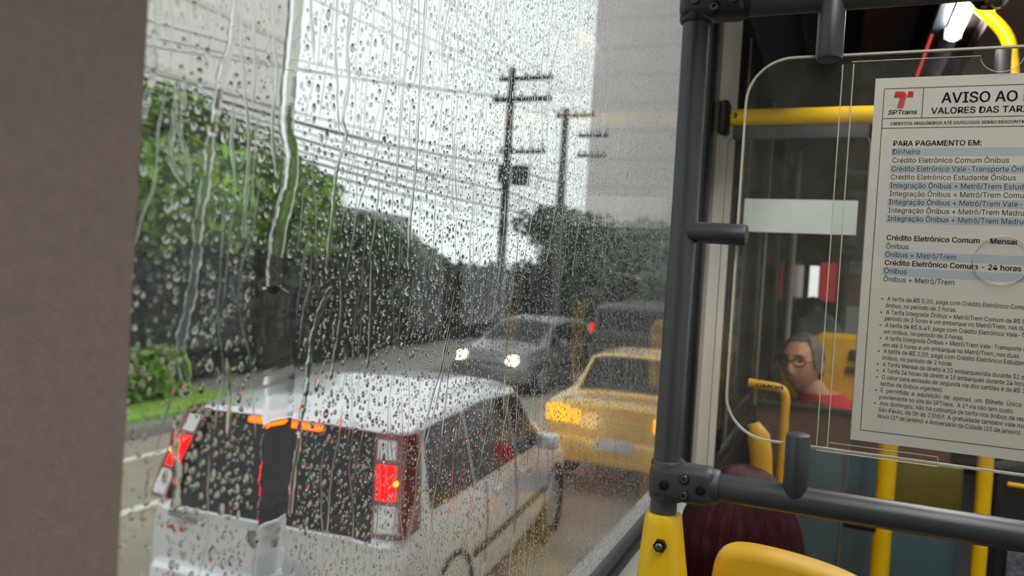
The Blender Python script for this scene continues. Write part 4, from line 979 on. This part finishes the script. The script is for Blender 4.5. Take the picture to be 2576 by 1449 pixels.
box('model_script', (-.66, -.012, .79), (-.52, -.004, .815), 'ink_red', c1, bev=.002, local=True)
box('model_script', (-.66, -.012, .86), (-.42, -.004, .895), 'chrome', c1, bev=.004, local=True)
for s in (-1, 1): lathe('headlamp', [(0, .05), (.09, .04), (.11, -.02), (.11, -.12), (0, -.12)], (s * .56, 3.93, .66), (0, 1, 0), 'head', c1, 16, True)
for ch in [c for c in c1.children_recursive if c.type == 'MESH']:      # tailgate curved in plan
    for v in ch.data.vertices:
        if v.co.y < .7: v.co.y += .11 * min(1.2, abs(v.co.x) / .8) ** 2 * (1 - max(0, v.co.y) / .7)
SEDAN = [(0., .34, .78, .75, .92, .60, .95), (.08, .30, .83, .79, .96, .64, 1.0), (.55, .28, .86, .82, .98, .66, 1.02), (1.15, .27, .87, .83, .96, .62, 1.42), (1.9, .26, .87, .83, .94, .62, 1.46), (2.6, .26, .86, .82, .92, .60, 1.40), (3.4, .26, .85, .78, .92, .68, .97), (4.1, .28, .80, .70, .80, .60, .84), (4.35, .32, .68, .58, .62, .48, .66)]
c2 = car('car', 'golden yellow car ahead with a pale wet roof and red tail lamps', (-2.10, 8.0, .04), 0, SEDAN, 'paint_gold', [(1.0, 1.85, .22, 0), (1.92, 2.75, 0, -.08), (2.82, 3.2, -.05, -.5)], (.60, 1.10, .92), (2.65, 3.35, .92))
for s in (-1, 1):
    box('tail_lamp', (min(s * .52, s * .80), -.03, .74), (max(s * .52, s * .80), .10, .93), 'tail_far' if s > 0 else 'amber', c2, bev=.02, local=True); box('indicator', (min(s * .40, s * .515), -.03, .74), (max(s * .40, s * .515), .06, .90), 'amber', c2, bev=.02, local=True)
box('number_plate', (-.2, -.07, .5), (.2, -.05, .63), 'plate', c2, bev=.004, local=True)
c3 = car('car', 'grey oncoming car with both headlamps lit', (-5.7, 17.6, 0), PI - .1, SEDAN, 'paint_grey', [(1.0, 1.85, .22, 0), (1.92, 2.75, 0, -.08), (2.82, 3.2, -.05, -.5)], (.60, 1.10, .92), (2.65, 3.35, .92))
for s in (-1, 1): lathe('headlamp', [(0, .05), (.10, .04), (.12, -.02), (.12, -.12), (0, -.12)], (s * .56, 4.28, .68), (0, 1, 0), 'head', c3, 16, True)
VAN = [(0., .40, .92, .90, 1.1, .80, 1.2), (.1, .36, .95, .92, 1.12, .82, 1.7), (.3, .34, .96, .93, 1.12, .82, 1.85), (2.2, .32, .97, .93, 1.1, .82, 1.9), (3.2, .32, .96, .92, 1.08, .78, 1.82), (3.9, .32, .94, .88, 1.05, .78, 1.12), (4.5, .36, .84, .76, .9, .66, .95)]
c4 = car('van', 'dark van far ahead with faint red lamps', (-3.75, 15.2, 0), 0, VAN, 'paint_dark', [(.5, 1.5, .05, 0), (1.6, 2.5, 0, 0), (2.6, 3.5, 0, -.4)], (.02, .14, .9), (3.25, 3.85, .92))
for s in (-1, 1): box('tail_lamp', (min(s * .84, s * .93), -.03, 1.25), (max(s * .84, s * .93), .1, 1.42), 'tail_far', c4, bev=.02, local=True)
c5 = car('car', 'dim car far down the road beside the dark hedge', (-6.3, 30, 0), PI, SEDAN, 'paint_dark', [(1.0, 1.85, .22, 0), (1.92, 2.75, 0, -.08)], (.60, 1.10, .92), (2.65, 3.35, .92))
for s in (-1, 1): lathe('headlamp', [(0, .05), (.08, .04), (.1, -.02), (.1, -.1), (0, -.1)], (s * .56, 4.28, .68), (0, 1, 0), 'head', c5, 12, True)

# trees and hedges --------------------------------------------------------------
def leaves(name, blobs, count, size, mat, parent):
    tot = sum(b[3] * b[4] * b[5] for b in blobs); P = []
    for bx, by, bz, rx, ry_, rz_ in blobs:
        n = int(count * rx * ry_ * rz_ / tot); d = rng.normal(size=(n, 3)); d /= np.linalg.norm(d, axis=1)[:, None]; r = rng.random(n) ** .45
        P.append(d * r[:, None] * [rx, ry_, rz_] + [bx, by, bz])
    P = np.concatenate(P); n = len(P); a = rng.normal(size=(n, 3)); a /= np.linalg.norm(a, axis=1)[:, None]; b = np.cross(a, rng.normal(size=(n, 3))); b /= np.linalg.norm(b, axis=1)[:, None]; c = np.cross(a, b)
    s = size * (.6 + rng.random(n) * .8); A = a * s[:, None]; B = b * (s * .42)[:, None]; Cc = c * (s * .12)[:, None]
    V = np.stack([P - A, P - A * .2 + B + Cc, P + A, P - A * .2 - B + Cc], 1).reshape(-1, 3); V = np.concatenate([V])
    F = np.array([[0, 1, 2], [0, 2, 3]])[None] + (np.arange(n) * 4)[:, None, None]; F = F.reshape(-1, 3)
    off = origin_of(parent); V = V - np.array(off)
    me = bpy.data.meshes.new(name); me.vertices.add(len(V)); me.vertices.foreach_set('co', V.astype(np.float32).ravel()); me.loops.add(F.size); me.loops.foreach_set('vertex_index', F.astype(np.int32).ravel())
    me.polygons.add(len(F)); me.polygons.foreach_set('loop_start', np.arange(0, F.size, 3, dtype=np.int32)); me.polygons.foreach_set('loop_total', np.full(len(F), 3, np.int32)); me.update(calc_edges=True)
    me.materials.append(M[mat]); o = bpy.data.objects.new(name, me); put(o, parent); return o
def tree(label, x, y, h, rx, mat, count=5000, size=.14, low=.25, group='trees along the verge', cat='tree', nm='tree', mat2=None):
    t = thing(nm, label, cat, (x, y, .13), group=group)
    bm = bmesh.new(); b_tube(bm, [(x, y, .1), (x + .05, y, h * .3), (x - .05, y + .05, h * .55), (x, y, h * .8)], [.14 * h / 5, .11 * h / 5, .08 * h / 5, .02], 8)
    for k in range(5):
        a = k * 1.3; b_tube(bm, [(x, y, h * (.3 + .08 * k)), (x + math.cos(a) * rx * .6, y + math.sin(a) * rx * .6, h * (.5 + .08 * k))], [.05 * h / 5, .01], 6)
    finish('trunk', bm, 'bark', t, True)
    bl = []; zc = h * (low + 1) / 2
    for k in range(12):
        a = random.random() * 6.28; r = random.random() ** .5 * rx * .62; zz = h * low + random.random() * (h * (1 - low)) * .82; f = .55 + .35 * random.random()
        bl.append((x + math.cos(a) * r, y + math.sin(a) * r, zz + .1 * h, rx * f, rx * f, h * .17))
    leaves('foliage', bl, count, size, mat, t)
    if mat2: leaves('skylit_leaves', [(b[0], b[1], b[2] + h * .08, b[3] * .8, b[4] * .8, b[5] * .5) for b in bl[:6]], count // 3, size, mat2, t)  # lime leaves on the crown tops: skylight put into the colour
    return t
def hedge(label, x0, x1, y0, y1, h, mat, count, size=.12, group=None):
    t = thing('hedge', label, 'hedge', ((x0 + x1) / 2, (y0 + y1) / 2, .13), group=group)
    bl = [((x0 + x1) / 2, y, .13 + h * .5, (x1 - x0) / 2, .6, h * .55) for y in np.arange(y0, y1, .7)]
    leaves('foliage', bl, count, size, mat, t)
    bm = bmesh.new()
    for y in np.arange(y0 + .3, y1, .8): b_tube(bm, [((x0 + x1) / 2, y, .1), ((x0 + x1) / 2 + .1, y, h * .8)], [.03, .01], 6)
    finish('stems', bm, 'bark', t); return t
tree('tall bright green tree nearest the grey pillar cover', -11.2, 9.3, 4.3, 1.5, 'leaf_mid', 6500, .15, .50, mat2='leaf_lime')
tree('leafy green tree second from the grey pillar cover', -11.4, 11.2, 4.6, 1.5, 'leaf_mid', 6000, .15, .50, mat2='leaf_lime')
tree('leafy green tree behind the broad water film', -11.6, 13.4, 4.0, 1.5, 'leaf_mid', 5000, .15, .48, mat2='leaf_lime')
tree('low dark green tree right of the broad water film', -12.2, 17.0, 3.4, 1.6, 'leaf_dark', 4500, .16, .15)
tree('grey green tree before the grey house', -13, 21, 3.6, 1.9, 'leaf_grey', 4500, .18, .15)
tree('dark tree standing below the near utility pole', -12, 33, 5.2, 2.4, 'leaf_dark', 4500, .24, .1)
tree('dark tree standing behind the far utility pole', -13, 42, 6.0, 3.0, 'leaf_dark', 4000, .3, .1)
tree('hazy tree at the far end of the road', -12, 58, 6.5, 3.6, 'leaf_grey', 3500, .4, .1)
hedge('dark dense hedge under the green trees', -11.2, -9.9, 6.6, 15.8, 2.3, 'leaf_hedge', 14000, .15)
hedge('low bright hedge on the verge beside the grey pillar cover', -9.75, -8.95, 6.4, 9.0, .8, 'leaf_mid', 4000, .10)
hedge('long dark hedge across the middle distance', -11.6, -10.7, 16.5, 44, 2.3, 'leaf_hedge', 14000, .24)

# utility poles and cables --------------------------------------------------------
UX = -10.3
def upole(label, u, v_top, arms, width, mat):
    p = atX(u, v_top, UX); t = thing('utility_pole', label, 'utility pole', (UX, p.y, .13)); Y = p.y
    tube('pole', [(UX, Y, .1), (UX, Y, p.z * .5), (UX, Y, p.z + .1)], [width, width * .85, width * .7], mat, t, 14)
    for (ua, ub, v, th) in arms:
        a = atY(ua, v, Y - .12); b = atY(ub, v - (ub - ua) * .05, Y - .12); c = box('crossarm', (a.x, Y - .17, a.z - th), (b.x, Y - .07, a.z + th), 'pole_dark', t, bev=.01)
        for k in range(5):
            x = a.x + (b.x - a.x) * (.06 + .22 * k); lathe('insulator', [(.02, 0), (.05, .03), (.03, .06), (.05, .09), (.03, .13), (0, .14)], (x, Y - .12, a.z + th), (0, 0, 1), 'ceramic', c, 10)
    return t, Y
u1, Y1 = upole('dark near utility pole with three crossarms and a transformer', 1289, 180, [(1256, 1392, 200, .07), (1240, 1388, 252, .08), (1255, 1372, 382, .06)], .17, 'pole_dark')
for (ua, ub, va, vb) in ((1258, 1284, 415, 462), (1292, 1332, 418, 468)):
    a = atY(ua, va, Y1); b = atY(ub, vb, Y1); lathe('transformer', [(0, 0), ((b.x - a.x) * .5, .02), ((b.x - a.x) * .5, a.z - b.z - .04), ((b.x - a.x) * .4, a.z - b.z), (0, a.z - b.z)], ((a.x + b.x) / 2, Y1 - .1, b.z), (0, 0, 1), 'pole_dark', u1, 16)
u2, Y2 = upole('grey utility pole standing farther along the verge', 1424, 280, [(1400, 1497, 292, .07), (1455, 1530, 342, .06), (1452, 1524, 392, .06)], .2, 'concrete_pole')
WI = []
for k in range(4): WI.append(((700 + k * 110, -60 - k * 12), (1262 + k * 38, 192)))
for k in range(3): WI.append(((380, 30 + k * 34), (1250 + k * 50, 246)))
for k, (v0, v1) in enumerate(((150, 398), (163, 420), (176, 440), (188, 452), (198, 470), (206, 486), (214, 498), (224, 506), (238, 520), (250, 530), (262, 545), (275, 560), (300, 580))): WI.append(((350, v0), (1290, v1)))
for i, ((u0, v0), (u1_, v1)) in enumerate(WI):
    a = atX(u0, v0, UX + .1); b = atX(u1_, v1, UX + .1); d = (b - a); a2 = a - d * .3; pts = []
    for k in range(25):
        t = k / 24; p = a2 + (b - a2) * t; p.z -= math.sin(PI * t) * (.18 + .05 * (i % 3)); pts.append(p)
    e = atX(1424 + (u1_ - 1290), v1 + 42, UX + .1)
    for k in range(1, 9): t = k / 8; q = b + (e - b) * t; q.z -= math.sin(PI * t) * .08; pts.append(q)
    th = (.010 if i < 7 else (.013 if i % 4 else .028))
    o = tube('overhead_cable', pts, th, 'wire', None, 6)
    lab, g_ = ('thin power line strung to the topmost crossarm of the near utility pole', 'power lines on the topmost crossarm') if i < 4 else ('thin power line strung to the second crossarm of the near utility pole', 'power lines on the second crossarm') if i < 7 else ('thick dark cable within the sagging bundle below the crossarms', 'thick cables of the bundle') if i % 4 == 0 else ('slim dark cable within the sagging bundle below the crossarms', 'slim cables of the bundle')
    tag(o, lab, 'cable', g_)
# buildings -----------------------------------------------------------------------
def building(label, x0, x1, y0, y1, h, mat, band, nfl, face='x', win=True, nm='building'):
    t = thing(nm, label, 'building', ((x0 + x1) / 2, (y0 + y1) / 2, 0)); box('wall', (x0, y0, 0), (x1, y1, h), mat, t)
    fh = h / nfl
    for k in range(1, nfl): box('floor_band', (x0 - .08, y0 - .08, k * fh - .12), (x1 + .08, y1 + .08, k * fh + .12), band, t)
    return t
a = atX(742, 200, -24.); building('tall pale apartment tower at upper left behind the cables', -36, -24, 2, a.y, 46, 'tower_pale', 'tower_band', 15)
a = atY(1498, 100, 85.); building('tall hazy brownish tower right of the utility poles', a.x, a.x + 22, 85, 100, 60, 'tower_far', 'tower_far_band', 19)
a = atX(790, 505, -17.); b = atX(1030, 540, -17.); building('low grey house behind the verge trees', -23.8, -17, a.y, b.y, a.z, 'house_grey', 'house_dark', 2)
a = atX(940, 685, -14.); b = atX(1130, 690, -14.); t = building('dark low house beyond the grey house', -16.9, -14, a.y, b.y, 2.6, 'house_dark', 'roof_tile', 2)
